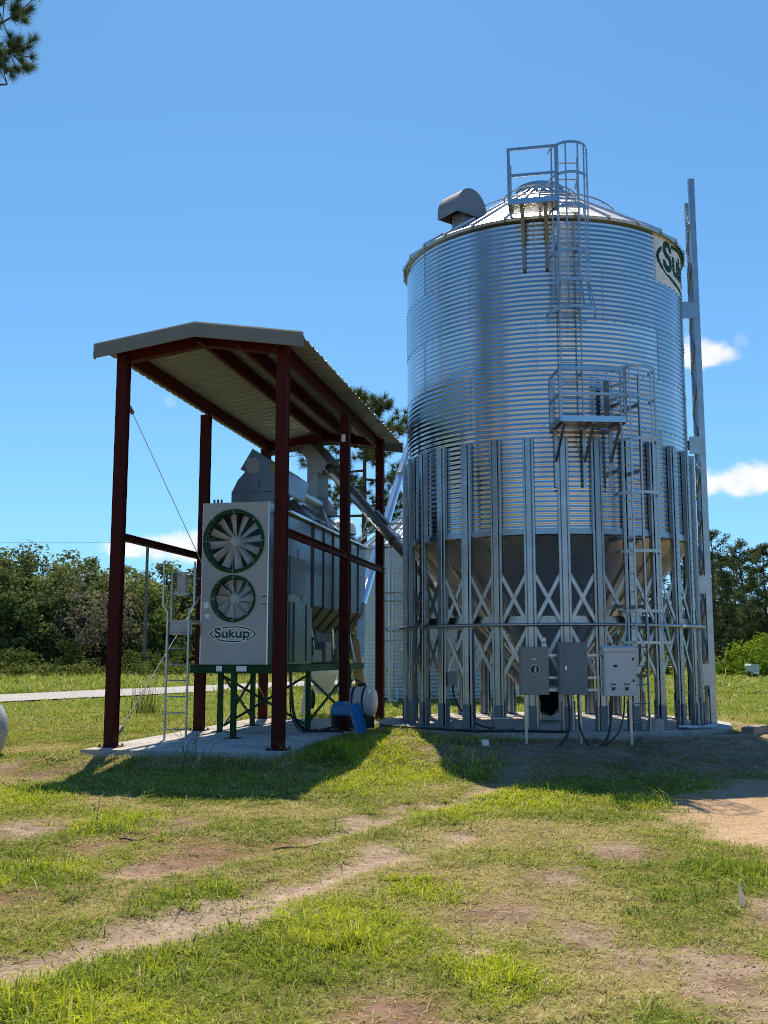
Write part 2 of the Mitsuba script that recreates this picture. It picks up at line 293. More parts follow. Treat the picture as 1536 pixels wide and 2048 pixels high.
def blades(N, y0, y1, tall, wide, seed, dens_pow=1.0, margin=.42, tuft=7, straw=False):
    r = np.random.default_rng(seed); M = N // tuft
    y = y0 + (y1 - y0) * r.random(M) ** dens_pow; x = (r.random(M) * 2 - 1) * (margin * y + .5)
    ang = r.random(M) * 2 * np.pi
    x, y, ang = [np.repeat(a, tuft) for a in (x, y, ang)]; n = len(x); sp = .014 + .0016 * y
    ox, oy = r.normal(size=n) * sp, r.normal(size=n) * sp; x = x + ox; y = y + oy
    bare, sand, lush, thin = masks(x, y)
    d0 = (1 - .9 * bare) * (1 - .97 * sand) * (.72 + .3 * lush + .25 * (1 - thin))
    if straw: d0 = np.clip(.10 + .42 * thin - .6 * lush, .02, 1) * (1 - .8 * sand) * (1 - .2 * bare) + .22 * bare
    keep = (r.random(n) < np.clip(d0, .012, 1)) & ~in_slabs(x, y) & (np.abs(road_off(x, y)) > 2.25)
    x, y, bare, sand, lush, thin, ang, ox, oy = [a[keep] for a in (x, y, bare, sand, lush, thin, ang, ox, oy)]
    n = len(x); z = g(x, y); thin = thin * (1 - .6 * sst(15, 24, y))
    clump = nz(x, y, 5.5, 41, 3); clump2 = nz(x, y, 1.7, 42, 3); olive = nz(x, y, .9, 44)
    dsl = 1.0 * in_slabs(x, y, .55)
    h = tall * (.35 + 1.0 * r.random(n)) * (.5 + 1.0 * clump) * (.72 + .45 * lush + .3 * (1 - thin)) * (1 - .35 * bare) * (1 + 1.3 * dsl * (clump2 > .42))
    h *= np.where(r.random(n) < .012, 1.9, 1)
    w = wide(y) * (.6 + .7 * r.random(n))
    th = np.where(r.random(n) < .45, np.arctan2(oy, ox), ang) + r.normal(size=n) * .5      # blades bend out of their tuft
    lean = h * np.clip(.65 + .95 * r.random(n) - .3 * lush + .5 * bare, .25, 1.8); rise = h * np.clip(1.05 - .45 * lean / np.maximum(h, 1e-6), .25, 1)
    if straw: lean = tall * (.6 + .9 * r.random(n)); rise = tall * .16 * r.random(n); th = r.random(n) * 2 * np.pi
    l = np.stack([np.cos(th), np.sin(th), 0 * th], -1); a = np.stack([-np.sin(th), np.cos(th), 0 * th], -1)
    base = np.stack([x, y, z - .004 + .012 * straw * r.random(n)], -1); up = np.array([0, 0, 1.])
    mid = base + l * (lean * .38)[:, None] + up * (rise * .72)[:, None]
    tip = base + l * lean[:, None] + up * (rise * (.75 + .3 * r.random(n)))[:, None]
    V = np.stack([base - a * w[:, None] / 2, base + a * w[:, None] / 2, mid - a * w[:, None] * .4, mid + a * w[:, None] * .4, tip], 1).reshape(-1, 3)
    F = (np.arange(n) * 5)[:, None, None] + np.array([[0, 1, 3], [0, 3, 2], [2, 3, 4]])
    if straw:
        c = lerp((.30, .22, .125), (.50, .42, .27), r.random(n))
    else:
        t = np.clip(thin * .6 + (clump2 - .5) * .9 + r.random(n) * .55 - .2 - lush * .75, 0, 1)
        c = lerp((.225, .29, .042), (.35, .335, .115), t)
        c = lerp(c, (.45, .51, .03), np.clip(lush * (clump2 * 1.2 + .12) + (clump - .5) * .5, 0, 1) * .88)
        c = lerp(c, (.50, .42, .26), (r.random(n) < (.11 + .22 * thin * (1 - lush) + .25 * bare)) * 1.0)
        c = lerp(c, (.13, .20, .035), ((olive > .57) & (r.random(n) < .6)) * .85)
    c = c * (.75 + .75 * r.random(n))[:, None]
    return V, F.reshape(-1, 3), np.repeat(np.clip(c, 0, 1), 5, 0)
def join(parts):
    V, F, C, k = [], [], [], 0
    for v, f, c in parts: V.append(v); F.append(f + k); C.append(c); k += len(v)
    return np.vstack(V), np.vstack(F), np.vstack(C)
V, F, C = join([blades(400000, 4.1, 24, .062, lambda y: .0026 + .00055 * y, 1), blades(110000, 4.1, 20, .055, lambda y: .0022 + .00045 * y, 4, straw=True),
    blades(9000, 4.3, 17, .15, lambda y: .0035 + .0005 * y, 5, tuft=30), blades(80000, 22, 40, .15, lambda y: .014 + .0006 * (y - 20), 2, 1.2), blades(60000, 38, 76, .30, lambda y: .03 + .001 * (y - 38), 3, 1.3)])
put('grass', (V, F), 'grass_blade', smooth=False, color=C, kind='stuff', label='short yellow-green grass with straw coloured blades over the lawn')

r = np.random.default_rng(12); n = 26000
y = 4.1 + 13 * r.random(n) ** 1.3; x = (r.random(n) * 2 - 1) * (.42 * y + .4); bm, sm, *_ = masks(x, y)
k_ = (r.random(n) < .9 * np.clip(bm - .12, 0, 1)) & ~in_slabs(x, y) & (sm < .5); x, y = x[k_], y[k_]; n = len(x); z = g(x, y)
sc = (.003 + .007 * r.random(n) ** 3) * (1 + .04 * y); o6 = np.array([[1, 0, 0], [0, 1, 0], [-1, 0, 0], [0, -1, 0], [0, 0, .8], [0, 0, -.8]])
V = np.stack([x, y, z], -1)[:, None] + o6[None] * sc[:, None, None] * (.7 + .6 * r.random((n, 6, 1))); F = (np.arange(n) * 6)[:, None, None] + np.array([[0, 1, 4], [1, 2, 4], [2, 3, 4], [3, 0, 4], [1, 0, 5], [2, 1, 5], [3, 2, 5], [0, 3, 5]])
C = np.repeat(lerp((.10, .07, .05), (.33, .26, .20), r.random(n)), 6, 0)
put('soil_clods', (V.reshape(-1, 3), F.reshape(-1, 3)), two({'type': 'diffuse', 'reflectance': VC}), color=C, kind='stuff', label='small dry clods of soil scattered over the worn patches')

# the road
rt = np.arange(-60, 220, 2.0); rv = []
for t in rt:
    for o in (-2.05, -1, 0, 1, 2.05):
        p = RN * (o - 31.0) + RD * (t + 20); rv.append([p[0], p[1], gz(*p) + .045 + .03 * (1 - (o / 2.05) ** 2)])
n = len(rt); I = np.arange(n * 5).reshape(n, 5)
q = np.stack([I[:-1, :-1], I[:-1, 1:], I[1:, 1:], I[1:, :-1]], -1).reshape(-1, 4)
put('road', (np.array(rv), q), 'road_mat', smooth=True, kind='structure', label='narrow pale asphalt road crossing behind the dryer shelter')

# slabs
mb = MB(S); mb.box((-.25, -.5, -.4), (3.0, 8.05, .2))
put('concrete_slab', mb, 'concrete', kind='structure', label='rectangular concrete slab under the dryer shelter')
SZ = .40
an = np.radians(np.arange(0, 360, 15) + 7.5)
mb = MB(); mb.prism(Polygon([(BC[0] + 3.34 * math.cos(t), BC[1] + 3.34 * math.sin(t)) for t in an]), .5, lambda v: v + [0, 0, SZ - .5])
put('concrete_slab', mb, 'concrete', kind='structure', label='round concrete slab under the large bin')

# ------------------------------------------------------------------ the large hopper bin
FR = -BC / np.linalg.norm(BC); RT = np.array([-FR[1], FR[0]])
if RT[0] < 0: RT = -RT
def CY(v):
    """(theta in degrees from the front, radius, z) -> world"""
    v = np.asarray(v, float); t = np.radians(v[..., 0])
    xy = BC + v[..., 1:2] * (np.cos(t)[..., None] * FR + np.sin(t)[..., None] * RT)
    return np.concatenate([xy, v[..., 2:3]], -1)
def cy(t, r, z): return CY(np.array([t, r, z], float))
R0, ZE, ZH, NCOR, AMP = 2.74, 9.43, 3.75, 11, .0033
RINGH = (ZE - ZH) / 6
def wall_r(z): return R0 + AMP * np.cos(2 * np.pi * (ZE - z) / RINGH * NCOR)
gb = thing('grain_bin', 'large corrugated galvanised grain bin with a hopper bottom standing on many steel legs', 'grain bin')
def sheet(zt, zb, t0, t1, off, r_of=wall_r, step=2.0, per=8, ncor=NCOR, conv=CY):
    zs = np.linspace(zt, zb, ncor * per + 1); ts = np.linspace(t0, t1, int(round((t1 - t0) / step)) + 1)
    tt, zz = np.meshgrid(ts, zs); rr = r_of(zz) + off + .0022 * (meshkit.fbm(np.stack([tt * .075, zz * 2.6, 0 * zz + t0], -1), 3, 4) - .5)
    v = conv(np.stack([tt, rr, zz], -1).reshape(-1, 3)); n, m = len(zs), len(ts)
    I = np.arange(n * m).reshape(n, m)
    q = np.stack([I[:-1, :-1], I[1:, :-1], I[1:, 1:], I[:-1, 1:]], -1).reshape(-1, 4)
    return v, np.vstack([q[:, [0, 1, 2]], q[:, [0, 2, 3]]])
bolts = MB()
def bolt(t, r, z, s=.011, d=.012):
    o = cy(t, r, z); ax = nrm(cy(t, r + 1, z) - o)
    bolts.lathe([(s, 0), (s * .8, d), (.0001, d)], 6, o, ax)
SW = 360 / 7
r_ = np.random.default_rng(5)
for ring in range(6):
    zt, zb = ZE - ring * RINGH, ZE - (ring + 1) * RINGH - .012 * (ring < 5)
    base = 48.5 if ring % 2 == 0 else 22.5
    for k in range(7):
        t0 = base + k * SW
        white = ring == 0 and k == 0
        m = sheet(zt, zb, t0, t0 + SW + 1.2, .0022 * (k % 2) + (.0015 if ring % 2 else 0))
        put('wall_sheet', m, 'sheet_white' if white else ('galv_sheet', 'galv_sheet_b', 'galv_sheet_c')[int(r_.integers(3))], gb, smooth=True,
            label='white painted wall sheet carrying the maker\'s oval emblem' if white else None)
        tt = (t0 + 180) % 360 - 180
        if abs(tt) < 92:
            for c in range(NCOR):
                for dz in (.25, .75):
                    bolt(tt + .55, wall_r(zt - (c + dz) * RINGH / NCOR) + .004, zt - (c + dz) * RINGH / NCOR)
    if ring:
        for t in np.arange(-92, 93, 4.0): bolt(t, R0 + .008, zt - .006)
put('seam_bolts', bolts, 'galv_bar', gb, kind='stuff')

# emblem on the white sheet and on the dryer, drawn once as flat outlines
def text_poly(s, h):
    m = meshkit.text_mesh(s, h, .002, bold=True); v, f = np.asarray(m.vertices), np.asarray(m.faces)
    nz_ = np.cross(v[f[:, 1]] - v[f[:, 0]], v[f[:, 2]] - v[f[:, 0]])[:, 2]
    f = f[(np.abs(nz_) > 1e-10) & (v[f][:, :, 2].max(1) > .001)]
    from shapely import union_all
    return union_all([Polygon(v[t][:, :2]).buffer(h * .002) for t in f])
def emblem(width, white=False):
    """the oval with its word, centred on the origin; list of outlines"""
    a, b = width / 2, width * .165
    e = lambda k: affinity.scale(Point(0, 0).buffer(1, 64), a * k, b * k if k == 1 else b * (1 - (1 - k) * 2.4))
    ringp = e(1).difference(e(.93))
    Sx = text_poly('S', b * 1.22); uk = text_poly('ukup', b * .98)
    def at(p, w, x0, y0, cx): 
        bx = p.bounds; k = w / (bx[2] - bx[0]); return affinity.translate(affinity.scale(p, k, cx, origin=(bx[0], 0)), x0 - bx[0], y0)
    Sx = at(Sx, width * .135, -width * .405, -b * .42, 1.0); uk = at(uk, width * .61, -width * .247, -b * .42, 1.0)
    word = Sx.union(uk).buffer(width * .0055)
    ringp = ringp.difference(word.buffer(width * .02))
    out, halo = [], []
    for p in (ringp, word): out += list(getattr(p, 'geoms', [p]))
    h = ringp.union(word).buffer(width * .014).difference(ringp.union(word)); halo = list(getattr(h, 'geoms', [h]))
    return [p.simplify(width * .0008) for p in (halo if white else out) if p.area > 1e-7]
mb = MB()
for p in emblem(2.55):
    m = trimesh.creation.extrude_polygon(p, .003, engine='earcut')
    v, f = trimesh.remesh.subdivide_to_size(m.vertices, m.faces, .035)
    th = 76.8 + np.degrees(v[:, 0] / R0); z = 8.985 + v[:, 1] * 1.02
    mb.add(CY(np.stack([th, wall_r(z) + .004 + v[:, 2], z], -1)), f)
put('emblem', mb, 'logo_green', gb)

# hopper of flat panels with raised seams, and its outlet
ZO, RO = 1.05, .30
NP = 30
for k in range(NP):
    t0, t1 = 6 + 12 * k - 6, 6 + 12 * k + 6
    mb = MB(CY); v = []
    for t in np.linspace(t0, t1, 4): v += [[t, R0 + .012, ZH + .02], [t, RO, ZO]]
    mb.add(v, [[2 * i, 2 * i + 1, 2 * i + 3, 2 * i + 2] for i in range(3)])
    w = MB(); p, q = cy(t1, R0 + .015, ZH), cy(t1, RO + .01, ZO)
    mesh = mb.mesh(); w.add(mesh.vertices, mesh.faces); w.bar(p, q, .012, .05)
    put('hopper_panel', w, 'hopper_metal', gb)
mb = MB(); mb.lathe([(R0 + .03, ZH + .07), (R0 + .035, ZH - .03), (R0 - .05, ZH - .05)], 90, (*BC, 0))
put('hopper_collar', mb, 'galv_column', gb, smooth=35)
mb = MB(); mb.lathe([(RO + .02, ZO + .05), (RO + .02, ZO - .14), (.24, ZO - .2), (.24, ZO - .3)], 30, (*BC, 0)); mb.box((BC[0] - .34, BC[1] - .34, ZO - .2), (BC[0] + .34, BC[1] + .34, ZO - .13))
put('hopper_outlet', mb, 'galv_column', gb, smooth=35)

# legs: hat section columns against the wall, each with a foot
COLR = R0 + .012
for k in range(30):
    t = 6 + 12 * k
    def fr3(p2, z, t=t):
        o = CY(np.array([[t, 0, z]]))[0]; a = math.radians(t)
        er = np.array([*(math.cos(a) * FR + math.sin(a) * RT), 0]); et = np.array([*(-math.sin(a) * FR + math.cos(a) * RT), 0])
        return np.array([o + et * i + er * j for i, j in p2])
    half = [(.040, .100), (.046, .092), (.046, .022), (.062, .022), (.062, .078), (.092, .078), (.098, .072), (.098, 0), (.091, 0), (.091, .071), (.069, .071), (.069, .014), (.039, .014), (.039, .092)]
    prof = np.array(half + [(-x, y) for x, y in half[::-1]]) + [0, COLR]
    zt = 5.40
    m = trimesh.creation.extrude_polygon(Polygon(prof), 1.0, engine='earcut'); vv = np.asarray(m.vertices)
    o = CY(np.array([[t, 0, 0]]))[0]; a = math.radians(t)
    er = np.array([*(math.cos(a) * FR + math.sin(a) * RT), 0]); et = np.array([*(-math.sin(a) * FR + math.cos(a) * RT), 0])
    W = o + vv[:, :1] * et + vv[:, 1:2] * er + np.array([0, 0, 1]) * (SZ + .02 + vv[:, 2:3] * (zt - SZ - .02))
    leg = put('leg', (W, m.faces), 'galv_column', gb)
    ft = MB(); c0 = o + er * (COLR + .05)
    P = lambda x, y, z: o + et * x + er * (COLR + y) + np.array([0, 0, z])
    ft.bar(P(-.15, .05, SZ + .008), P(.15, .05, SZ + .008), .24, .016)
    ft.bar(P(0, .106, SZ + .016), P(0, .106, SZ + .42), .13, .012, up=er)
    ft.bar(P(-.112, .03, SZ + .016), P(-.112, .03, SZ + .5), .012, .07, up=er); ft.bar(P(.112, .03, SZ + .016), P(.112, .03, SZ + .5), .012, .07, up=er)
    put('foot', ft, 'box_dark', leg)
lb = MB()
for k in range(30):
    t = 6 + 12 * k
    if abs((t + 180) % 360 - 180) < 80:
        for z in np.arange(.95, 5.35, .105):
            for s in (-.55, .55): 
                o = cy(t + s * .55, COLR + .10, z); lb.lathe([(.008, 0), (.006, .008), (.0001, .008)], 5, o, nrm(cy(t, 5, z) - cy(t, 4, z)))
put('leg_bolts', lb, 'galv_bar', gb, kind='stuff')
for tier, (za, zb) in enumerate(((3.02, 2.22), (2.10, 1.30))):
    for k in range(30):
        t = 6 + 12 * k
        for s in (0, 1):
            p, q = cy(t + 1.6, COLR + .03 + .022 * s, za if s else zb), cy(t + 10.4, COLR + .03 + .022 * s, zb if s else za)
            mb = MB(); o = nrm(cy(t + 6, 5, 0) - cy(t + 6, 4, 0)); mb.bar(p, q, .01, .062, up=np.cross(nrm(q - p), o)); put('cross_brace', mb, 'galv_bar', gb)
mb = MB()
for k in range(60): mb.bar(cy(6 * k, R0 - .10, 2.26), cy(6 * k + 6, R0 - .10, 2.26), .05, .13)
put('inner_ring_beam', mb, 'galv_column', gb)
mb = MB(); mb.tube([cy(t, R0 + .175, 2.17) for t in np.arange(-88, 89, 4)], .028, 10); put('conduit_ring', mb, 'galv_bar', gb, smooth=40)
for t in (-52, 53): mb = MB(); mb.tube([cy(t - 1.2, R0 + .175, 2.17), cy(t + 1.2, R0 + .175, 2.17)], .036, 10); put('conduit_coupling', mb, 'galv_bright', gb, smooth=40)

# roof
RE, ZR, RC, ZC = 2.825, 9.43, .44, 11.04
def roof_z(r): return ZR + (ZC - ZR) * (RE - r) / (RE - RC)
mb = MB(); mb.lathe([(R0 + .004, 9.405), (R0 + .02, 9.41), (RE - .006, ZR - .05), (RE + .004, ZR - .01)], 120, (*BC, 0)); put('eave_trim', mb, 'galv_column', gb, smooth=30)
for k in range(28):
    d = 360 / 28; t0, t1 = k * d, (k + 1) * d
    mb = MB(CY); rs = np.linspace(RE, RC - .03, 6); v = []
    for r in rs:
        for u in (0, .04, .5, .96, 1): v.append([t0 + d * u, r, roof_z(r) + (.0 if 0 < u < 1 else .004)])
    mb.add(v, [[i * 5 + j, i * 5 + j + 1, (i + 1) * 5 + j + 1, (i + 1) * 5 + j] for i in range(5) for j in range(4)])
    rp = put('roof_panel', mb, 'roof_metal', gb)
    mb = MB(); p, q = cy(t0, RE + .015, roof_z(RE) + .022), cy(t0, RC, roof_z(RC) + .022); mb.bar(p, q, .04, .04)
    put('roof_rib', mb, 'roof_metal', rp)
    w = MB(); w.bar(cy(t0, RE - .02, ZR + .02), cy(t0, RE + .015, ZR - .04), .05, .025); put('rib_clip', w, 'galv_column', rp)
mb = MB(); mb.lathe([(RC + .02, ZC - .02), (RC + .03, ZC + .07), (RC + .055, ZC + .075), (RC + .055, ZC + .15), (RC - .01, ZC + .165), (.02, ZC + .20)], 40, (*BC, 0)); put('roof_cap', mb, 'galv_column', gb, smooth=30)
for rr in (1.55, .75):
    mb = MB(); mb.tube([cy(t, rr, roof_z(rr) + .15) for t in range(0, 361, 6)], .013, 6)
    for k in range(14): mb.bar(cy(k * 360 / 14, rr, roof_z(rr)), cy(k * 360 / 14, rr, roof_z(rr) + .15), .02, .02)
    put('roof_ring_bar', mb, 'galv_column', gb)
# step bars of the roof ladder right of the platform
for i, r in enumerate((2.66, 2.3, 1.94, 1.58, 1.22)):
    mb = MB(); a, b = cy(9.4 - 6 * 2.8 / r * .9, r, roof_z(r) + .12), cy(9.4 + 8 * 2.8 / r * .9, r, roof_z(r) + .12); mb.bar(a, b, .03, .03)
    for p in (a, b, (a + b) / 2): mb.bar(p, p - [0, 0, .12], .02, .02)
    put('roof_step', mb, 'galv_column', gb)

# the vent: half round hood on a square neck
vt = -44.0; vr = 2.10
vo = cy(vt, vr, roof_z(vr)); er = np.array([*(FR * math.cos(math.radians(vt)) + RT * math.sin(math.radians(vt))), 0]); et = np.array([-er[1], er[0], 0])
if et[0] > 0: et = -et
ax = nrm([-.62, .78, 0]); ay = nrm([.60, -.80, 0])     # hood: axis along ax, width along -ay
vent = 'roof_vent'
mb = MB(); mb.bar(vo + [0, 0, -.1], vo + [0, 0, .17], .32, .32, up=ax); nk = put(vent + '__neck', mb, 'vent_metal', gb)
hd = MB(); arc = [(.42 * math.cos(t), .46 * math.sin(t)) for t in np.linspace(0, math.pi, 22)]
outl = np.array(arc + [(-.42, -.13), (.42, -.13)]); c0 = vo + np.array([0, 0, .22])
w3 = nrm(np.cross(ax, [0, 0, 1]))
poly = Polygon([(.38 * math.cos(t), .42 * math.sin(t)) for t in np.linspace(0, math.pi, 22)] + [(-.38, -.12), (.38, -.12)])
inner = affinity.scale(poly, .975, .975); shell = poly.difference(affinity.translate(inner, 0, -.05))
frm = lambda off: (lambda v: c0 + w3 * v[:, :1] + np.array([0, 0, 1]) * v[:, 1:2] + ax * (v[:, 2:3] + off))
hd.prism(poly, .012, frm(-.24)); hd.prism(poly, .012, frm(.32)); hd.prism(shell, .55, frm(-.23))
put(vent + '__hood', hd, 'vent_metal', gb, smooth=25)

# ladders and platforms
def ladder(root, name, th, r, z0, z1, half, rung_step, rail=(.018, .055), rung_r=.011):
    lad = f'{root}__{name}'
    for s in (-1, 1):
        mb = MB(); p = cy(th, r, z0); et = nrm(cy(th + 1, r, 0) - cy(th - 1, r, 0)); e_r = nrm(cy(th, 2, 0) - cy(th, 1, 0))
        mb.bar(p + et * half * s, p + et * half * s + [0, 0, z1 - z0], rail[0], rail[1], up=e_r); put(name + '__rail', mb, 'galv_column', root)
    for z in np.arange(z0 + .15, z1 - .05, rung_step):
        mb = MB(); p = cy(th, r, z); mb.tube([p - et * half, p + et * half], rung_r, 6); put(name + '__rung', mb, 'galv_bar', root)
    for z in np.arange(z0 + .9, z1 - .3, 1.15):
        for s in (-1, 1):
            mb = MB(); p = cy(th, r, z) + et * half * s; mb.bar(p, p - e_r * (r - R0 - .01), .04, .06); put(name + '__standoff', mb, 'galv_column', root)
    return et, e_r
def hoop(et, e_r, c, w, depth, a0=None):
    """flat bar loop from one rail round to the other"""
    n = 15; pts = []
    for i in range(n + 1):
        a = math.pi * i / n; pts.append(c - et * w * math.cos(a) + e_r * depth * math.sin(a) ** .8)
    return pts
def strip(mb, pts, h=.05, t=.008):
    for p, q in zip(pts[:-1], pts[1:]): mb.bar(p, q, t, h)
def cage(root, name, th, r, zs, sizes, et, e_r):
    rows = []
    for z, (w, d) in zip(zs, sizes):
        pts = hoop(et, e_r, cy(th, r, z), w, d); rows.append(pts)
        mb = MB(); strip(mb, pts); put(name + '__cage_hoop', mb, 'galv_bar', root)
    for i in (2, 4, 6, 9, 11, 13):
        mb = MB(); strip_p = [row[i] for row in rows]
        for p, q in zip(strip_p[:-1], strip_p[1:]): mb.bar(p, q, .006, .028, up=et)
        put(name + '__cage_bar', mb, 'galv_bar', root)
UL = 9.5; ur = 2.93
et, e_r = ladder(gb, 'upper_ladder', UL, ur, 5.62, 10.45, .185, .305)
cage(gb, 'upper_ladder', UL, ur, (7.50, 8.02, 8.55, 9.36, 9.95, 10.50), ((.42, .62), (.34, .50), (.34, .50), (.34, .50), (.34, .50), (.34, .50)), et, e_r)
LL, lr = 26.6, 3.24
et, e_r = ladder(gb, 'lower_ladder', LL, lr, SZ + .02, 6.45, .175, .305)
cage(gb, 'lower_ladder', LL, lr, (1.86, 2.37, 3.35, 4.32, 5.22, 5.95, 6.45), ((.47, .62), (.36, .50), (.36, .50), (.36, .50), (.36, .52), (.36, .50), (.36, .50)), et, e_r)

def platform(root, name, th, r_in, w_l, w_r, depth, zf, rail_h, post_w=.045, front=True):
    e2 = nrm(cy(th, 2, 0) - cy(th, 1, 0)); e1 = nrm(cy(th + 1, 2, 0) - cy(th - 1, 2, 0)); o = cy(th, r_in, zf)
    P = lambda x, y, z=0: o + e1 * x + e2 * y + np.array([0, 0, z])
    # perforated floor: planks with gaps, folded toe boards
    nP = 5
    for i in range(nP):
        y0, y1 = depth * i / nP + .004, depth * (i + 1) / nP - .004
        poly = sbox(-w_l, y0, w_r, y1)
        for hx in np.arange(-w_l + .09, w_r - .05, .14):
            for hy in ((y0 + y1) / 2,): poly = poly.difference(Point(hx + .03 * (i % 2), hy).buffer(.019, 2))
        mb = MB(); mb.prism(poly, .012, lambda v: o + e1 * v[:, :1] + e2 * v[:, 1:2] + np.array([0, 0, 1]) * v[:, 2:3]); put(name + '__floor_plank', mb, 'galv_bar', root)
    mb = MB()
    mb.bar(P(-w_l, depth + .012, .0), P(w_r, depth + .012, .0), .02, .10); put(name + '__toe_board', mb, 'galv_sheet', root)
    mb = MB(); mb.bar(P(-w_l - .012, 0, 0), P(-w_l - .012, depth, 0), .02, .10); mb.bar(P(w_r + .012, 0, 0), P(w_r + .012, depth, 0), .02, .10); put(name + '__toe_board', mb, 'galv_column', root)
    return P, e1, e2
# upper platform
P, e1, e2 = platform(gb, 'upper_platform', -2.2, 2.80, .40, .42, .52, 9.50, 1.0)
for x in (-.40, .42):
    mb = MB(); mb.bar(P(x, .50, -.05), P(x, .50, 1.0), .05, .05, up=e2); put('upper_platform__post', mb, 'galv_column', gb)
for z in (.48, .97):
    mb = MB(); mb.bar(P(-.40, .52, z), P(.42, .52, z), .02, .055); put('upper_platform__rail', mb, 'galv_column', gb)
    mb = MB(); mb.bar(P(-.42, .5, z - .02), P(-.42, -.15, z - .02), .02, .055); put('upper_platform__rail', mb, 'galv_column', gb)
mb = MB(); mb.bar(P(-.42, -.15, -.05), P(-.42, -.15, 1.0), .05, .05, up=e2); put('upper_platform__post', mb, 'galv_column', gb)
for x in (-.19, .22):
    mb = MB(); mb.bar(P(x, .42, -.06), P(x, .0, -.62), .055, .05, up=e2); mb.bar(P(x, .0, -.05), P(x, -.0, -1.05), .06, .05, up=e2); mb.bar(P(x, 0, -.04), P(x, .5, -.04), .05, .05)
    put('upper_platform__bracket', mb, 'vent_metal', gb)
# lower platform
P, e1, e2 = platform(gb, 'lower_platform', 13.6, 2.80, .56, .54, .70, 5.56, .9)
for x, y in ((-.56, .68), (.54, .68), (-.56, .02)):
    mb = MB(); mb.bar(P(x, y, -.05), P(x, y, .86), .05, .045, up=e2); put('lower_platform__post', mb, 'galv_column', gb)
for z in (.43, .86):
    mb = MB(); mb.bar(P(-.58, .70, z), P(.56, .70, z), .02, .05); put('lower_platform__rail', mb, 'galv_column', gb)
    mb = MB(); mb.bar(P(-.57, .70, z), P(-.57, .0, z), .02, .05); put('lower_platform__rail', mb, 'galv_column', gb)
mb = MB(); mb.bar(P(.40, .1, .02), P(.40, .1, .82), .09, .04, up=e2); put('lower_platform__gate_post', mb, 'box_dark', gb)
mb = MB(); mb.bar(P(.40, .1, .72), P(.2, .02, .72), .04, .05); mb.bar(P(.4, .1, .70), P(.70, .35, .74), .03, .04); put('lower_platform__gate_arm', mb, 'galv_column', gb)
for x in (-.5, .0, .46):
    mb = MB(); mb.bar(P(x, .66, -.06), P(x, .05, -.60), .05, .04, up=e1); mb.bar(P(x, .04, -.03), P(x, .04, -1.05), .05, .035, up=e2); mb.bar(P(x, 0, -.045), P(x, .68, -.045), .045, .05)
    put('lower_platform__bracket', mb, 'galv_column', gb)

# steel mast beside the bin
ms = thing('steel_mast', 'tall galvanised lattice mast standing against the right side of the large bin', 'mast')
mx, my = 6.13, 19.75
for i, (x, y, zt, w) in enumerate(((mx + .03, my, 11.13, .115), (mx + .03, my + .30, 10.75, .10))):
    mb = MB()
    mb.bar((x, y, SZ - .02), (x, y, zt), .012, w, up=(1, 0, 0)) if False else None
    mb.box((x - w / 2, y - .006, SZ), (x + w / 2, y + .006, zt)); mb.box((x - w / 2, y + .006, SZ), (x - w / 2 + .01, y + .07, zt)); mb.box((x + w / 2 - .01, y + .006, SZ), (x + w / 2, y + .07, zt))
    put('channel', mb, 'galv_column', ms)
z = .9; s = 1
while z < 10.4:
    mb = MB(); a, b = (mx - .03, my + .05, z), (mx - .03, my + .30, z + .42)
    if s < 0: a, b = (mx - .03, my + .05, z + .42), (mx - .03, my + .30, z)
    mb.bar(a, b, .012, .035, up=(1, 0, 0)); put('lacing_bar', mb, 'galv_bar', ms); z += .42; s = -s
for zc, x0, h in ((8.39, 5.86, .34), (5.68, 5.90, .34), (2.99, 5.96, .34), (1.30, 5.94, .40)):
    mb = MB(); mb.box((x0, my - .022, zc - h / 2), (mx + .075, my - .008, zc + h / 2)); mb.bar((x0 + .03, my - .005, zc), cy(84, R0 + .02, zc), .05, h * .55)
    put('bracket_plate', mb, 'galv_column', ms)


# ------------------------------------------------------------------ the dryer shelter
sh = thing('steel_shelter', 'open shelter of dark red steel posts under a low gable roof of ribbed metal', 'shelter')
UW, VL, UR = 2.80, 7.84, 1.43
def ridge(u, z0=6.985, k=.152): return z0 - k * abs(u - UR)
PW = .094
posts = [(0, 0), (UW, 0), (0, 3.82), (UW, 4.35), (0, VL), (UW, VL)]
for u, v in posts:
    mb = MB(S); zt = 6.60 if v in (0, VL) else 6.52
    mb.box((u - PW, v - .08, .215), (u + PW, v - .068, zt)); mb.box((u - PW, v + .068, .215), (u + PW, v + .08, zt))   # flanges of an I section
    mb.box((u - PW + .012, v - .068, .215), (u - PW + .024, v + .068, zt)); mb.box((u + PW - .024, v - .068, .215), (u + PW - .012, v + .068, zt))
    pk = put('post', mb, 'red_steel', sh)
    mb = MB(S); mb.box((u - .17, v - .15, .2), (u + .17, v + .15, .214))
    for du in (-.14, .14):
        for dv in (-.115, .115): mb.lathe([(.014, .214), (.014, .25), (.0001, .25)], 6, (u + du, v + dv, 0))
    put('base_plate', mb, 'red_steel', pk)
for v in (0, VL):
    for s in (-1, 1):
        mb = MB(S); u0 = UR; u1 = -PW if s < 0 else UW + PW
        za, zb = ridge(UR) - .035, ridge(u1) - .035
        mb.bar((u0, v, za - .10), (u1, v, zb - .10), .14, .20, up=(0, 0, 1)); put('rafter', mb, 'red_steel', sh)
for u in (.10, 1.47, 2.13, UW - .06):
    mb = MB(S); z = ridge(u) - .03
    mb.box((u - .006, -.30, z - .21), (u + .006, 8.30, z)); mb.box((u - .006, -.30, z - .012), (u + .062, 8.30, z)); mb.box((u - .062, -.30, z - .21), (u + .006, 8.30, z - .198))
    put('purlin', mb, 'red_steel', sh)
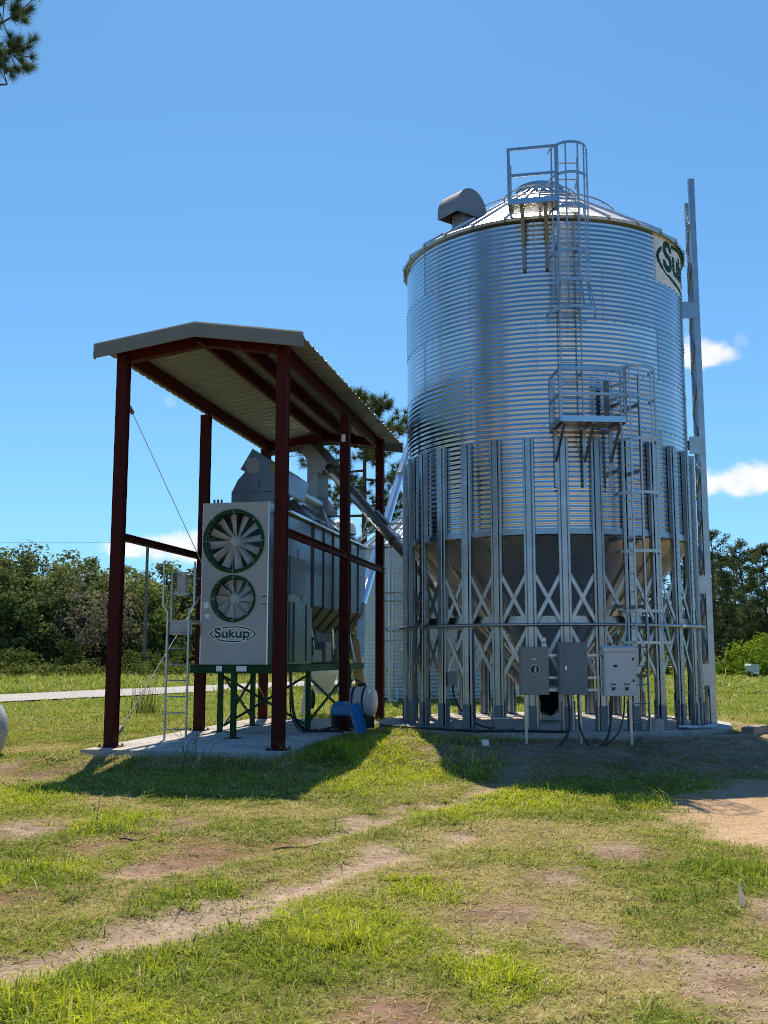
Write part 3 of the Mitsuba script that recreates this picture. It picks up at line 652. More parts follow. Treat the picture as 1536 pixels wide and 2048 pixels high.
for u, v0, v1 in ((-.03, .1, 7.7), (UW + .06, .12, 7.98)):
    mb = MB(S); mb.box((u - .01, v0, 3.56), (u + .01, v1, 3.68)); mb.box((u - .05, v0, 3.66), (u + .05, v1, 3.68)); mb.box((u - .05, v0, 3.56), (u + .05, v1, 3.575)); put('girt', mb, 'red_steel', sh)
v0, v1, NPN = -.42, 8.42, 10
def rib(v):
    f = np.mod(v - v0, .295) / .295
    major = np.clip((.17 - np.abs(f - .5)) / .07, 0, 1) * .030
    minor = (np.clip((.045 - np.abs(f - .16)) / .02, 0, 1) + np.clip((.045 - np.abs(f - .84)) / .02, 0, 1)) * .006
    return major + minor
for i in range(NPN):
    a, b = v0 + (v1 - v0) * i / NPN, v0 + (v1 - v0) * (i + 1) / NPN + .03 * (i < NPN - 1)
    vs = np.linspace(a, b, 61)
    for s, ue in ((-1, -.31), (1, 3.22)):
        us = np.linspace(UR, ue, 4); uu, vv = np.meshgrid(us, vs); zz = np.vectorize(ridge)(uu) + rib(vv) + .002 * (i % 2)
        I = np.arange(vv.size).reshape(vv.shape); q = np.stack([I[:-1, :-1], I[:-1, 1:], I[1:, 1:], I[1:, :-1]], -1).reshape(-1, 4)
        put('roof_sheet', (S(np.stack([uu, vv, zz], -1).reshape(-1, 3)), q), 'shed_sheet', sh)
mb = MB(S)
for s, ue in ((-1, -.33), (1, 3.24)):
    mb.bar((UR, (v0 + v1) / 2, ridge(UR) + .045), (UR + s * .16, (v0 + v1) / 2, ridge(UR + .16) + .045), v1 - v0 + .04, .004)
put('ridge_cap', mb, 'shed_sheet', sh)
for v, d in ((v0, -1), (v1, 1)):
    for s, ue in ((-1, -.33), (1, 3.24)):
        mb = MB(S); pts = [(0, .05), (-.03, .06), (-.05, .03), (-.045, -.09), (-.055, -.10), (-.05, -.195), (-.035, -.20), (-.03, -.19), (-.038, -.18), (-.03, .03), (0, .04)]
        mb.sweep([(d * -x, y) for x, y in pts], (UR, v, ridge(UR)), (ue, v, ridge(ue)), (0, 1, 0), (0, 0, 1)); 
        put('rake_trim', mb, 'trim_grey', sh)
        mb = MB(S); mb.bar((ue, v + d * .001, ridge(ue) - .195), (ue, v + d * .001, ridge(ue) + .055), .004, .09, up=(0, 1, 0)); put('trim_end_cap', mb, 'trim_grey', sh)
for u in (0.06,):
    for (va, za), (vb, zb) in (((.14, 5.82), (7.72, .70)), ((.14, .42), (7.72, 5.70))):
        mb = MB(S); mb.tube([(u, va, za), (u, vb, zb)], .008, 6); rk = put('brace_rod', mb, 'galv_bright', sh)
        mb = MB(S); mb.bar((u, va - .03, za), (u, va + .12, za + (zb - za) / (vb - va) * .12), .06, .05, up=(1, 0, 0)); put('rod_bracket', mb, 'trim_grey', rk)
mb = MB(S); mb.box((UW - .06, 4.35 - .088, 5.95), (UW + .02, 4.35 - .082, 6.10)); put('name_plate', mb, 'logo_white', sh)

# ------------------------------------------------------------------ the grain dryer
gd = thing('grain_dryer', 'grey grain dryer with two big axial fans on a green steel stand', 'grain dryer')
# stand
ZB0, ZB1 = 1.345, 1.485
def ibeam(mb, p, q):
    p, q = np.array(p, float), np.array(q, float)
    mb.bar(p + [0, 0, .064], q + [0, 0, .064], .09, .012); mb.bar(p - [0, 0, .064], q - [0, 0, .064], .09, .012); mb.bar(p, q, .014, .116)
zc = (ZB0 + ZB1) / 2
for p, q in (((.50, 2.06, zc), (2.16, 2.06, zc)), ((.55, 2.11, zc), (.55, 9.3, zc)), ((2.10, 2.11, zc), (2.10, 9.3, zc)), ((.55, 9.3, zc), (2.1, 9.3, zc)), ((.6, 4.3, zc), (2.05, 4.3, zc)), ((.6, 6.6, zc), (2.05, 6.6, zc))):
    mb = MB(S); ibeam(mb, p, q); put('skid_beam', mb, 'green_paint', gd)
for u, w in ((1.06, .11), (1.48, .19)):
    mb = MB(S); mb.box((u - w / 2, 2.008, ZB0 + .03), (u + w / 2, 2.013, ZB1 - .015)); put('skid_label', mb, 'logo_white', gd)
legs = [(1.33, 2.06), (.55, 3.5), (.55, 5.45), (2.10, 4.23), (2.10, 7.75), (.55, 7.75)]
for u, v in legs:
    mb = MB(S); mb.box((u - .046, v - .046, .215), (u + .046, v + .046, ZB0)); lg = put('stand_leg', mb, 'green_paint', gd)
    mb = MB(S); mb.box((u - .13, v - .13, .2), (u + .13, v + .13, .214)); put('foot_plate', mb, 'green_paint', lg)
def xbrace(a, b):
    for za, zb in ((1.25, .32), (.32, 1.25)):
        mb = MB(S); mb.bar((*a, za), (*b, zb), .04, .045); put('stand_brace', mb, 'green_paint', gd)
xbrace((.62, 3.5), (2.05, 4.2)); xbrace((2.06, 4.3), (2.06, 7.7)); xbrace((.59, 3.56), (.59, 5.4))
# fan panel
U0, U1, Z0, Z1 = .67, 1.945, 1.495, 4.43
FANS = [(1.275, 3.72, .585, .525, 12, .052, .078), (1.285, 2.675, .425, .375, 10, .07, .115)]
poly = sbox(U0, Z0, U1, Z1)
for fu, fz, ro, ri, *_ in FANS: poly = poly.difference(Point(fu, fz).buffer(ri, 48))
PV = 2.05
fp = lambda off: (lambda v: np.stack([v[:, 0], PV + off - v[:, 2], v[:, 1]], -1))
mb = MB(S); mb.prism(poly, .012, fp(.012)); put('fan_panel', mb, 'panel_grey', gd)
mb = MB(S)
for u in (U0 + .008, U1 - .008): mb.box((u - .008, PV - .006, Z0), (u + .008, PV - .001, Z1))
put('panel_edge', mb, 'galv_bright', gd)
mb = MB(S)
for p in emblem(.86): mb.prism(affinity.translate(p, 1.295, 2.035), .004, fp(-.001))
put('emblem', mb, 'logo_green', gd)
mb = MB(S)
for p in emblem(.86, True): mb.prism(affinity.translate(p, 1.295, 2.035), .0025, fp(-.001))
put('emblem_outline', mb, 'logo_white', gd)
for x, z, w, h in ((.775, 2.56, .09, .11), (.80, 2.36, .08, .07)):
    mb = MB(S); mb.box((x - w / 2, PV - .004, z - h / 2), (x + w / 2, PV - .0015, z + h / 2)); put('warning_label', mb, 'logo_white', gd)
for z in (2.70, 2.56):
    mb = MB(S); mb.box((1.82, PV - .012, z), (1.92, PV - .001, z + .014)); put('panel_slot', mb, 'black_rubber', gd)
for fu, fz, ro, ri, nb, w0, w1 in FANS:
    fk = key_free(gd + '__fan'); fn = fk[len(gd) + 2:]
    ringp = Point(fu, fz).buffer(ro, 64).difference(Point(fu, fz).buffer(ri - .005, 64))
    mb = MB(S); mb.prism(ringp, .02, fp(-.002)); 
    mb.lathe([(ri + .002, 0), (ri + .002, .42)], 48, (fu, PV - .01, fz), (0, 1, 0)); put(fn + '__ring', mb, 'green_paint', gd, smooth=35)
    for b in range(nb):
        t = 2 * math.pi * b / nb + .13; e = np.array([math.cos(t), 0, math.sin(t)]); f = np.array([-math.sin(t), 0, math.cos(t)]); ctr = np.array([fu, PV + .13, fz]); vs = []
        for k in range(6):
            r = .10 + (ri - .125) * k / 5; w = w0 + (w1 - w0) * k / 5; tw = math.radians(44 - 20 * k / 5)
            d = f * math.cos(tw) + np.array([0, 1, 0]) * math.sin(tw); nn = np.cross(e, d)
            for sx, sy in ((-1, 0), (0, .012), (1, 0)): vs.append(ctr + e * r + d * w * sx * 1.0 + nn * sy)
        mb = MB(S); mb.add(vs, [[i * 3 + j, i * 3 + j + 1, i * 3 + j + 4, i * 3 + j + 3] for i in range(5) for j in range(2)]); put(fn + '__blade', mb, 'fan_blade', gd, smooth=50)
    mb = MB(S); mb.lathe([(.0001, -.045), (.085, -.045), (.11, -.02), (.115, .08), (.001, .08)], 24, (fu, PV + .12, fz), (0, 1, 0)); mb.lathe([(.0001, .08), (.15, .08), (.15, .30), (.001, .30)], 24, (fu, PV + .12, fz), (0, 1, 0)); put(fn + '__hub', mb, 'fan_blade', gd, smooth=35)
    mb = MB(S)
    for r in np.arange(.09, ri + .02, .036):
        c = [(fu + r * math.cos(a), PV - .022, fz + r * math.sin(a)) for a in np.linspace(0, 2 * math.pi, 41)]; mb.tube(c, .0022, 4, False)
    for k in range(8):
        a = k * math.pi / 4; mb.tube([(fu + .05 * math.cos(a), PV - .026, fz + .05 * math.sin(a)), (fu + (ro - .02) * math.cos(a), PV - .024, fz + (ro - .02) * math.sin(a))], .004, 4)
        mb.lathe([(.013, 0), (.013, .02), (.001, .02)], 6, (fu + (ro - .03) * math.cos(a), PV - .024, fz + (ro - .03) * math.sin(a)), (0, -1, 0))
    put(fn + '__guard', mb, 'galv_bar', gd)
# housing behind the panel
mb = MB(S); mb.box((U1 - .012, PV + .013, Z0), (U1 - .002, 2.70, Z1)); mb.box((U0 + .002, PV + .013, Z0), (U0 + .012, 3.0, Z1)); mb.box((U0 + .002, PV + .013, Z1 - .01), (U1 - .002, 3.0, Z1 - .001))
put('fan_housing', mb, 'dryer_metal', gd)
for x in (.86, .93, 1.0):
    mb = MB(S); mb.box((x - .012, PV + .05, Z1), (x + .012, PV + .09, Z1 + .07)); put('top_stub', mb, 'black_rubber', gd)
# heater section: flush side plates, a tall lower access panel, a dark recessed panel
WU = 2.08; VA, VB, VE = 2.72, 4.52, 9.45
mb = MB(S); mb.box((.56, VA, Z0), (.572, VB, 4.36)); mb.box((WU - .012, VA, Z0), (WU, VB, 4.36)); mb.box((.573, VA, 4.348), (WU - .013, VB, 4.36)); mb.box((.573, VA, Z0), (WU - .013, VB, Z0 + .012)); mb.box((.573, VB - .012, Z0 + .013), (WU - .013, VB, 4.347))
mb.box((.573, VA, Z0 + .013), (U0 - .001, VA + .012, 4.347)); mb.box((U1 + .001, VA, Z0 + .013), (WU - .013, VA + .012, 4.347)); put('heater_casing', mb, 'dryer_metal', gd)
mb = MB(S); mb.box((WU + .002, 2.76, 1.52), (WU + .03, 4.02, 2.66)); ap = put('access_panel', mb, 'dryer_metal', gd)
for v in (2.80, 3.12, 3.98): mb = MB(S); mb.box((WU + .031, v - .012, 1.54), (WU + .05, v + .012, 2.64)); put('panel_fold', mb, 'dryer_rib', ap)
mb = MB(S); mb.box((WU + .002, 2.92, 2.78), (WU + .024, 3.98, 3.52)); put('burner_door', mb, 'box_dark', gd)
for v, z, w, h in ((2.98, 2.72, .26, .13), (3.9, 2.80, .22, .16), (3.5, 3.62, .05, .16)):
    mb = MB(S); mb.box((WU + .003, v - w / 2, z - h / 2), (WU + .02 + .06 * (z < 2.75), v + w / 2, z + h / 2)); put('junction_cover', mb, 'panel_grey', gd)
# grain columns: vertical plates with standing seams, sloping lower plates, lower plenum
NB = 6
for s, u in ((1, WU), (-1, .52)):
    for i in range(NB):
        a, b = VB + (VE - VB) * i / NB, VB + (VE - VB) * (i + 1) / NB
        mb = MB(S); mb.box((u - .012, a + .003, 2.66), (u + .012, b - .003, 4.33)); k = put('column_plate', mb, 'dryer_metal', gd)
        mb = MB(S); mb.box((u + s * .012, a - .013, 2.64), (u + s * .040, a + .013, 4.34)); put('seam_rib', mb, 'dryer_rib', k)
        mb = MB(S); mb.add([(u + s * .008, a + .003, 2.66), (u + s * .008, b - .003, 2.66), (u - s * .42, b - .003, 2.17), (u - s * .42, a + .003, 2.17)], [[0, 1, 2, 3]]); k = put('hopper_plate', mb, 'dryer_rib', gd)
        mb = MB(S); mb.bar((u + s * .02, a, 2.65), (u - s * .40, a, 2.16), .028, .05); put('seam_rib', mb, 'dryer_rib', k)
mb = MB(S); mb.box((.95, VB + .01, Z0), (1.66, VE - .05, 2.175)); mb.box((.6, VB + .01, 2.6), (2.0, VE, 4.3)); put('plenum', mb, 'dryer_rib', gd)
mb = MB(S); mb.box((.52, VE - .012, 2.66), (WU, VE + .012, 4.33)); mb.add([(.52, VE, 2.66), (WU, VE, 2.66), (1.66, VE, 2.17), (.94, VE, 2.17)], [[0, 1, 2, 3]]); put('end_plate', mb, 'dryer_metal', gd)
# top: roof plates from the eave to the ridge hood, scalloped closures, eave flange
RU, RZ = 1.30, 4.98
for s, u in ((1, WU), (-1, .52)):
    for i in range(NB + 1):
        a, b = VB - .5 + (VE - VB + .5) * i / (NB + 1), VB - .5 + (VE - VB + .5) * (i + 1) / (NB + 1)
        mb = MB(S); mb.add([(u, a + .004, 4.35), (u, b - .004, 4.35), (RU, b - .004, RZ), (RU, a + .004, RZ)], [[0, 1, 2, 3]]); k = put('roof_plate', mb, 'galv_sheet_b', gd)
        mb = MB(S); mb.bar((u, a, 4.37), (RU + s * .02, a, RZ + .02), .03, .05); put('roof_seam', mb, 'galv_bar', k)
    mb = MB(S); mb.box((u - .03, VA, 4.33), (u + s * .10, VE + .05, 4.345)); mb.box((u + s * .085, VA, 4.30), (u + s * .10, VE + .05, 4.345)); put('eave_flange', mb, 'galv_bright', gd)
for v in np.arange(5.0, 9.4, .42):
    mb = MB(S); mb.add([(1.93, v, 4.49), (1.93, v + .40, 4.49), (1.62, v + .20, 4.77)], [[0, 1, 2]]); mb.add([(1.955, v, 4.51), (1.955, v + .40, 4.51), (1.64, v + .20, 4.80)], [[0, 1, 2]]); put('roof_gusset', mb, 'galv_bright' if int(v * 10) % 3 else 'vent_metal', gd)
mb = MB(S); mb.add([(1.72, 6.2, 4.68), (1.98, 6.2, 4.45), (1.98, 6.75, 4.45), (1.75, 6.45, 4.98)], [[0, 1, 3, 3], [1, 2, 3, 3], [0, 2, 3, 3]]); put('roof_vent_cowl', mb, 'vent_metal', gd)
# loading auger hood along the ridge: profile with a tilted square head
prof = [(.87, 4.361), (.87, 4.77), (.99, 5.01), (1.14, 5.17), (1.04, 5.22), (1.28, 5.62), (1.66, 5.36), (1.62, 5.22), (1.80, 5.05), (1.93, 4.77), (1.93, 4.361)]
mb = MB(S); mb.prism(Polygon(prof), .012, lambda v: np.stack([v[:, 0], 3.0 + v[:, 2], v[:, 1]], -1)); hk = put('hood_end', mb, 'dryer_metal', gd)
mb = MB(S); mb.box((.88, 2.985, 4.765), (1.85, 3.0 - .001, 4.78)); mb.box((1.42, 2.985, 4.86), (1.435, 2.999, 5.03)); put('hood_seam', mb, 'dryer_rib', hk)
mb = MB(S)
for i in range(6):
    for j in range(3): mb.box((1.16 + .035 * i + .03 * j, 2.99, 5.40 - .03 * j), (1.18 + .035 * i + .03 * j, 2.999, 5.42 - .03 * j))
put('punched_slots', mb, 'logo_white', hk)
mb = MB(S); mb.prism(Polygon([(1.14, 5.30), (1.22, 5.14), (1.38, 5.12), (1.46, 5.26), (1.38, 5.40), (1.22, 5.42)]), .01, lambda v: np.stack([v[:, 0], 2.988 + v[:, 2], v[:, 1]], -1)); put('bearing_plate', mb, 'vent_metal', hk)
hl = [(1.28, 5.62), (1.80, 5.26), (1.93, 4.77)]; hl2 = [(1.28, 5.62), (1.04, 5.22), (1.14, 5.17), (.99, 5.01), (.87, 4.77), (.87, 4.40)]
mb = MB(S)
for a, b in list(zip(hl[:-1], hl[1:])):
    mb.add([(a[0], 3.0, a[1]), (b[0], 3.0, b[1]), (b[0], 5.2, b[1]), (a[0], 6.2, a[1])] if a[1] > 5.5 else [(a[0], 3.0, a[1]), (b[0], 3.0, b[1]), (b[0], 4.4, b[1]), (a[0], 5.2, a[1])], [[0, 1, 2, 3]])
for a, b in zip(hl2[:-1], hl2[1:]): mb.add([(a[0], 3.0, a[1]), (b[0], 3.0, b[1]), (b[0], 6.2, b[1]), (a[0], 6.2, a[1])], [[0, 1, 2, 3]])
put('ridge_hood', mb, 'dryer_metal', gd)
mb = MB(S); mb.tube([(1.32, 3.1, 5.2), (1.32, 8.6, 5.2)], .13, 14); put('leveling_auger', mb, 'galv_column', gd, smooth=40)
mb = MB(S); mb.lathe([(.34, 0), (.34, .12), (.30, .26), (.18, .36), (.0001, .38)], 28, (1.62, 9.0, 4.62)); put('domed_cap', mb, 'white_paint', gd, smooth=40)
# small gear below the columns
for v, w, z, h in ((5.15, .8, 1.52, .26), (6.1, .5, 1.52, .42), (7.2, .5, 1.5, .3)):
    mb = MB(S); mb.box((1.70, v - w / 2, z), (2.02, v + w / 2, z + h)); k = put('control_enclosure', mb, 'box_grey', gd)
    mb = MB(S); mb.box((2.021, v - w / 2 + .03, z + .03), (2.032, v + w / 2 - .03, z + h - .03)); put('enclosure_door', mb, 'box_grey', k)
for pts, r, m in (([(1.9, 4.7, 2.2), (1.95, 4.7, 1.9), (1.98, 4.7, 1.5)], .022, 'black_rubber'), ([(1.86, 5.3, 2.2), (1.9, 5.4, 1.78)], .016, 'galv_bright'), ([(1.9, 6.9, 2.25), (1.92, 7.0, 1.5)], .03, 'galv_bright'),
                  ([(1.95, 7.5, 2.2), (1.97, 7.5, 1.5)], .04, 'white_plastic'), ([(1.9, 8.1, 2.2), (1.97, 8.0, 1.5)], .025, 'galv_bar'), ([(1.85, 8.7, 2.2), (1.97, 8.8, 1.5)], .04, 'galv_column'), ([(1.8, 5.8, 2.2), (1.9, 5.7, 1.95)], .015, 'galv_bar')):
    mb = MB(S); mb.tube(pts, r, 8); put('drop_pipe', mb, m, gd, smooth=40)
for v, z in ((4.75, 1.98), (4.78, 1.72), (7.5, 1.82), (7.45, 1.62)):
    mb = MB(S); mb.lathe([(.0001, -.06), (.06, -.05), (.075, 0), (.06, .05), (.0001, .06)], 14, (1.99, v, z)); put('valve', mb, 'black_rubber' if v < 5 else 'white_plastic', gd, smooth=40)

# access ladder with its landing, left of the dryer
al = thing('access_ladder', 'narrow galvanised ladder with a small railed landing beside the dryer', 'ladder')
la, lb_ = np.array([.27, 1.50]), np.array([.62, 1.62]); LZ = 2.28
for i, (p, s) in enumerate(((la, -1), (lb_, 1))):
    d = nrm(lb_ - la) * s * .085
    mb = MB(S); mb.tube([(*p, .2), (*p, 2.42), (*(p + d), 2.55), (*(p + d), 3.32)], .022, 8); put('rail', mb, 'galv_bar', al, smooth=40)
for z in np.arange(.38, 2.2, .28):
    mb = MB(S); mb.tube([(*la, z), (*lb_, z)], .013, 6); put('rung', mb, 'galv_bar', al)
mb = MB(S); mb.box((.25, 1.66, LZ - .26), (.66, 1.69, LZ - .02)); put('landing_fascia', mb, 'panel_grey', al)
for i in range(8):
    v = 1.70 + i * .22; mb = MB(S); mb.box((.25, v, LZ - .04), (.66, v + .205, LZ)); put('landing_plank', mb, 'galv_bar', al)
for u, v in ((.25, 1.72), (.25, 3.40), (.62, 3.40)):
    mb = MB(S); mb.box((u - .018, v - .018, LZ), (u + .018, v + .018, 3.14)); put('post', mb, 'galv_bar', al)
for z in (2.75, 3.12):
    mb = MB(S); mb.box((.235, 1.72, z - .02), (.262, 3.4, z + .02)); put('handrail', mb, 'galv_bar', al)
    mb = MB(S); mb.box((.25, 3.385, z - .02), (.64, 3.412, z + .02)); put('handrail', mb, 'galv_bar', al)
    mb = MB(S); mb.box((.36, 1.66, z - .018), (.60, 1.685, z + .018)) if z > 3 else mb.box((.30, 1.66, z - .018), (.60, 1.685, z + .018)); put('handrail', mb, 'galv_bar', al)
mb = MB(S); mb.box((.34, 1.72, 2.72), (.50, 1.84, 3.10)); put('grey_cabinet', mb, 'panel_grey', al)

# ------------------------------------------------------------------ conveyors
def W3(u, v, z): return S(np.array([[u, v, z]], float))[0]
ca = thing('grain_auger', 'long inclined grey auger tube rising from under the large bin to the dryer top', 'grain auger')
A0 = np.array([3.22, 20.44, .58]); A1 = W3(1.30, 7.97, 6.37); d = nrm(A1 - A0)
mb = MB(); mb.tube([A0, A1], .135, 20); put('tube', mb, 'auger_metal', ca, smooth=40)
for t in (.34, .62):
    mb = MB(); p = A0 + (A1 - A0) * t; mb.tube([p - d * .06, p + d * .06], .155, 20); put('tube_band', mb, 'galv_column', ca, smooth=40)
side = nrm(np.cross(d, [0, 0, 1])); upv = np.cross(side, d)
mb = MB(); c = A1 + d * .1
mb.bar(c - d * .75, c + d * .30, .46, .05) ; mb.bar(c - d * .6 + upv * .16, c + d * .30 + upv * .16, .44, .03); mb.bar(c + d * .30 - upv * .18, c + d * .30 + upv * .18, .46, .03, up=side)
for s in (-1, 1): mb.bar(c - d * .6 + side * s * .22, c + d * .3 + side * s * .22, .02, .34, up=upv)
put('head_hood', mb, 'vent_metal', ca)
mb = MB(); mb.bar(c + [0, 0, -.05], c + [0, 0, -1.05], .36, .36, up=side); put('drop_spout', mb, 'vent_metal', ca)
mb = MB(); q = W3(1.3, 7.97, 5.05); mb.lathe([(.18, .35), (.42, .0), (.42, -.1)], 4, q); put('inlet_box', mb, 'vent_metal', ca)
for (t, s, b) in ((.70, -1, W3(1.95, 9.1, 4.35)), (.70, 1, W3(2.05, 8.6, 4.35)), (.75, 1, W3(1.95, 9.3, 4.35)), (.62, 1, W3(2.08, 9.4, 4.3))):
    mb = MB(); mb.tube([A0 + (A1 - A0) * t - upv * .14 + side * s * .1, b], .016, 6); put('strut', mb, 'galv_bar', ca)
mb = MB(); mb.box((3.0, 20.2, .46), (3.46, 20.75, .76)); put('boot', mb, 'galv_column', ca)
mb = MB(); pts = A0 + (A1 - A0) * .70 + upv * .16; mb.bar(pts - d * .25, pts + d * .25, .12, .03); put('clamp_plate', mb, 'vent_metal', ca)
at = thing('transfer_tube', 'steep shiny round tube rising from the dryer behind the large bin\'s left side', 'grain tube')
mb = MB(); a = np.array([-.56, 25.8, 2.9]); b = np.array([.98, 29.8, 8.55]); mb.tube([a, b], [.125, .105], 20); put('tube', mb, 'galv_bright', at, smooth=40)
for t in (.33, .66):
    mb = MB(); p = a + (b - a) * t; dd = nrm(b - a); mb.tube([p - dd * .05, p + dd * .05], .145, 20); put('tube_band', mb, 'galv_bar', at, smooth=40)
mb = MB(); mb.bar(b, (1.6, 29.6, 8.9), .3, .3); mb.bar(a, a - [0.02, 0.1, 1.3], .2, .2); put('end_box', mb, 'galv_column', at)

# ------------------------------------------------------------------ the smaller bin behind
B2 = np.array([1.92, 36.4]); R2 = 2.72
g2 = gz(*B2) + .04; e2 = 5.35
sb = thing('grain_bin', 'smaller pale corrugated grain bin standing behind the large bin', 'grain bin')
def C2(v): 
    v = np.asarray(v, float); t = np.radians(v[..., 0]); xy = B2 + v[..., 1:2] * np.stack([np.sin(t), -np.cos(t)], -1); return np.concatenate([xy, v[..., 2:3]], -1)
n2 = 5; h2 = (e2 - g2) / n2
for ring in range(n2):
    for k in range(6):
        zt = e2 - ring * h2; t0 = (ring % 2) * 30 + 60 * k
        m = sheet(zt, zt - h2, t0, t0 + 61, .003 * (k % 2), lambda z: R2 + .010 * np.cos(2 * np.pi * (e2 - z) / h2 * 8), 4.0, 6, 8, C2)
        put('wall_sheet', m, 'old_galv', sb, smooth=True)
for k in range(24):
    mb = MB(C2); t0, t1 = 15 * k, 15 * k + 15; v = [(t0, R2 + .1, e2 - .03), (t1, R2 + .1, e2 - .03), (t1, .3, e2 + 2.0), (t0, .3, e2 + 2.0)]
    mb.add(v, [[0, 1, 2, 3]]); k2 = put('roof_panel', mb, 'roof_metal', sb)
    mb = MB(); mb.bar(C2(np.array([t0, R2 + .12, e2 - .01])), C2(np.array([t0, .3, e2 + 2.02])), .04, .05); put('roof_rib', mb, 'roof_metal', k2)
mb = MB(); mb.lathe([(R2 + .1, e2 - .12), (R2 + .11, e2 - .02)], 60, (*B2, 0)); put('eave_trim', mb, 'galv_column', sb, smooth=30)
mb = MB(); mb.lathe([(.34, e2 + 1.95), (.34, e2 + 2.15), (.001, e2 + 2.3)], 24, (*B2, 0)); put('roof_cap', mb, 'galv_column', sb, smooth=30)
for dt in (-42, -30):
    mb = MB(); mb.bar(C2(np.array([dt, R2 + .1, e2 + .16])), C2(np.array([dt, .5, e2 + 2.0])), .04, .05); put('roof_rail', mb, 'galv_column', sb)
for rr in (2.3, 1.7, 1.1):
    mb = MB(); z = e2 + 2.0 * (R2 - rr) / R2 + .22; mb.bar(C2(np.array([-44, rr, z])), C2(np.array([-28, rr, z])), .03, .03); put('roof_step', mb, 'galv_column', sb)
pp = thing('vertical_pipe', 'tall grey vertical pipe with side brackets in front of the smaller bin', 'pipe')
px, py = .21, 33.0; pg = gz(px, py)
mb = MB(); mb.tube([(px, py, pg), (px, py, 4.35)], .095, 14); put('lower_tube', mb, 'galv_column', pp, smooth=40)
mb = MB(); mb.tube([(px - .02, py, 4.3), (px - .02, py, 6.4)], .055, 12); put('upper_tube', mb, 'galv_column', pp, smooth=40)
for z in (3.62, 3.36, 2.42, 2.12, 6.0, 5.82):
    mb = MB(); mb.bar((px - .45, py - .1, z), (px + .45, py - .1, z), .04, .05); put('bracket', mb, 'galv_column', pp)
for a, b in (((px - .4, py, 2.75), (px, py, 2.35)), ((px - .35, py, 1.7), (px, py, .9)), ((px + .1, py, 6.9), (px + 1.2, py + 2, 8.2)), ((px - .9, py + 1, 5.6), (px + .9, py + 1, 7.3)), ((px - .2, py + 1, 7.5), (px + .7, py + 1, 6.7))):
    mb = MB(); mb.tube([a, b], .028, 6); put('brace', mb, 'galv_column', pp)
mb = MB(); mb.box((px - .1, py - .14, pg + .02), (px + .22, py - .10, pg + .10)); mb.tube([(px + .2, py - .1, pg), (px + .2, py - .1, pg + .42)], .02, 6); put('white_valve', mb, 'white_plastic', pp)

# ------------------------------------------------------------------ electrical stand in front of the bin
es = thing('electrical_stand', 'low frame of steel posts and rails carrying the three electrical boxes', 'stand')
EY = 16.55
for x in (2.22, 3.07, 3.86):
    z = gz(x, EY); mb = MB(); mb.box((x - .022, EY - .022, z - .1), (x + .022, EY + .022, 1.75)); put('post', mb, 'galv_column', es)
for z in (1.66, 1.31, 1.12):
    mb = MB(); mb.box((2.12, EY - .045, z - .02), (3.9, EY - .023, z + .02)); put('rail', mb, 'galv_column', es)
EF = EY - .05
def ebox(name, label, x0, x1, z0, z1, dep, m, cat='electrical box'):
    k = thing(name, label, cat, 'electrical boxes in front of the large bin')
    mb = MB(); b = trimesh.creation.box((x1 - x0, dep, z1 - z0)); mb.box((x0, EF - dep, z0), (x1, EF, z1)); put('casing', mb, m, k); return k
k = ebox('disconnect_box', 'brownish grey electrical box with a round black dial, left of the three', 2.115, 2.555, 1.05, 1.79, .20, 'box_grey'); f = EF - .2
mb = MB(); mb.box((2.125, f - .014, 1.06), (2.545, f - .001, 1.78)); d_ = put('door', mb, 'box_grey', k)
mb = MB(); mb.lathe([(.0001, .05), (.05, .05), (.062, .03), (.074, .0)], 24, (2.335, f - .015, 1.44), (0, -1, 0)); put('dial', mb, 'black_rubber', k, smooth=30)
mb = MB(); mb.box((2.322, f - .085, 1.395), (2.348, f - .065, 1.485)); mb.lathe([(.066, .018), (.08, .018), (.08, 0)], 24, (2.335, f - .016, 1.44), (0, -1, 0)); put('dial_handle', mb, 'box_light', k)
mb = MB(); mb.box((2.29, f - .0165, 1.594), (2.37, f - .0145, 1.606)); put('name_strip', mb, 'logo_white', k)
k2 = thing('photocell', 'small white device standing on top of the box with the dial', 'sensor')
mb = MB(); mb.box((2.47, EF - .12, 1.79), (2.53, EF - .05, 1.93)); put('body', mb, 'white_plastic', k2)
mb = MB(); mb.lathe([(.0001, .012), (.014, .01), (.016, 0)], 12, (2.50, EF - .12, 1.86), (0, -1, 0)); put('lens', mb, 'black_rubber', k2)
k = ebox('panel_box', 'dark blue-grey electrical panel with a plain recessed door, the middle box', 2.725, 3.165, 1.05, 1.84, .15, 'box_dark'); f = EF - .15
mb = MB(); mb.box((2.70, EF - .17, 1.84), (3.19, EF + .01, 1.86)); put('rain_lid', mb, 'box_dark', k)
mb = MB(); mb.box((2.735, f - .012, 1.06), (3.155, f - .001, 1.835)); put('cover', mb, 'box_dark', k)
mb = MB(); mb.box((2.80, f - .022, 1.13), (3.08, f - .0125, 1.80)); d_ = put('door', mb, 'box_dark', k)
mb = MB(); mb.box((2.815, f - .034, 1.43), (2.832, f - .0225, 1.49)); put('latch', mb, 'galv_bright', d_)
k = ebox('control_box', 'light grey control cabinet with black switches and a rain hood, right of the three', 3.41, 3.91, 1.035, 1.72, .20, 'box_light'); f = EF - .2
mb = MB(); mb.prism(Polygon([(0, 0), (.26, 0), (.26, .055), (0, .09)]), .53, lambda v: np.stack([3.395 + v[:, 2], EF + .02 - v[:, 0], 1.72 + v[:, 1]], -1)); put('rain_hood', mb, 'box_light', k)
mb = MB(); mb.box((3.425, f - .016, 1.05), (3.895, f - .001, 1.705)); d_ = put('door', mb, 'box_light', k)
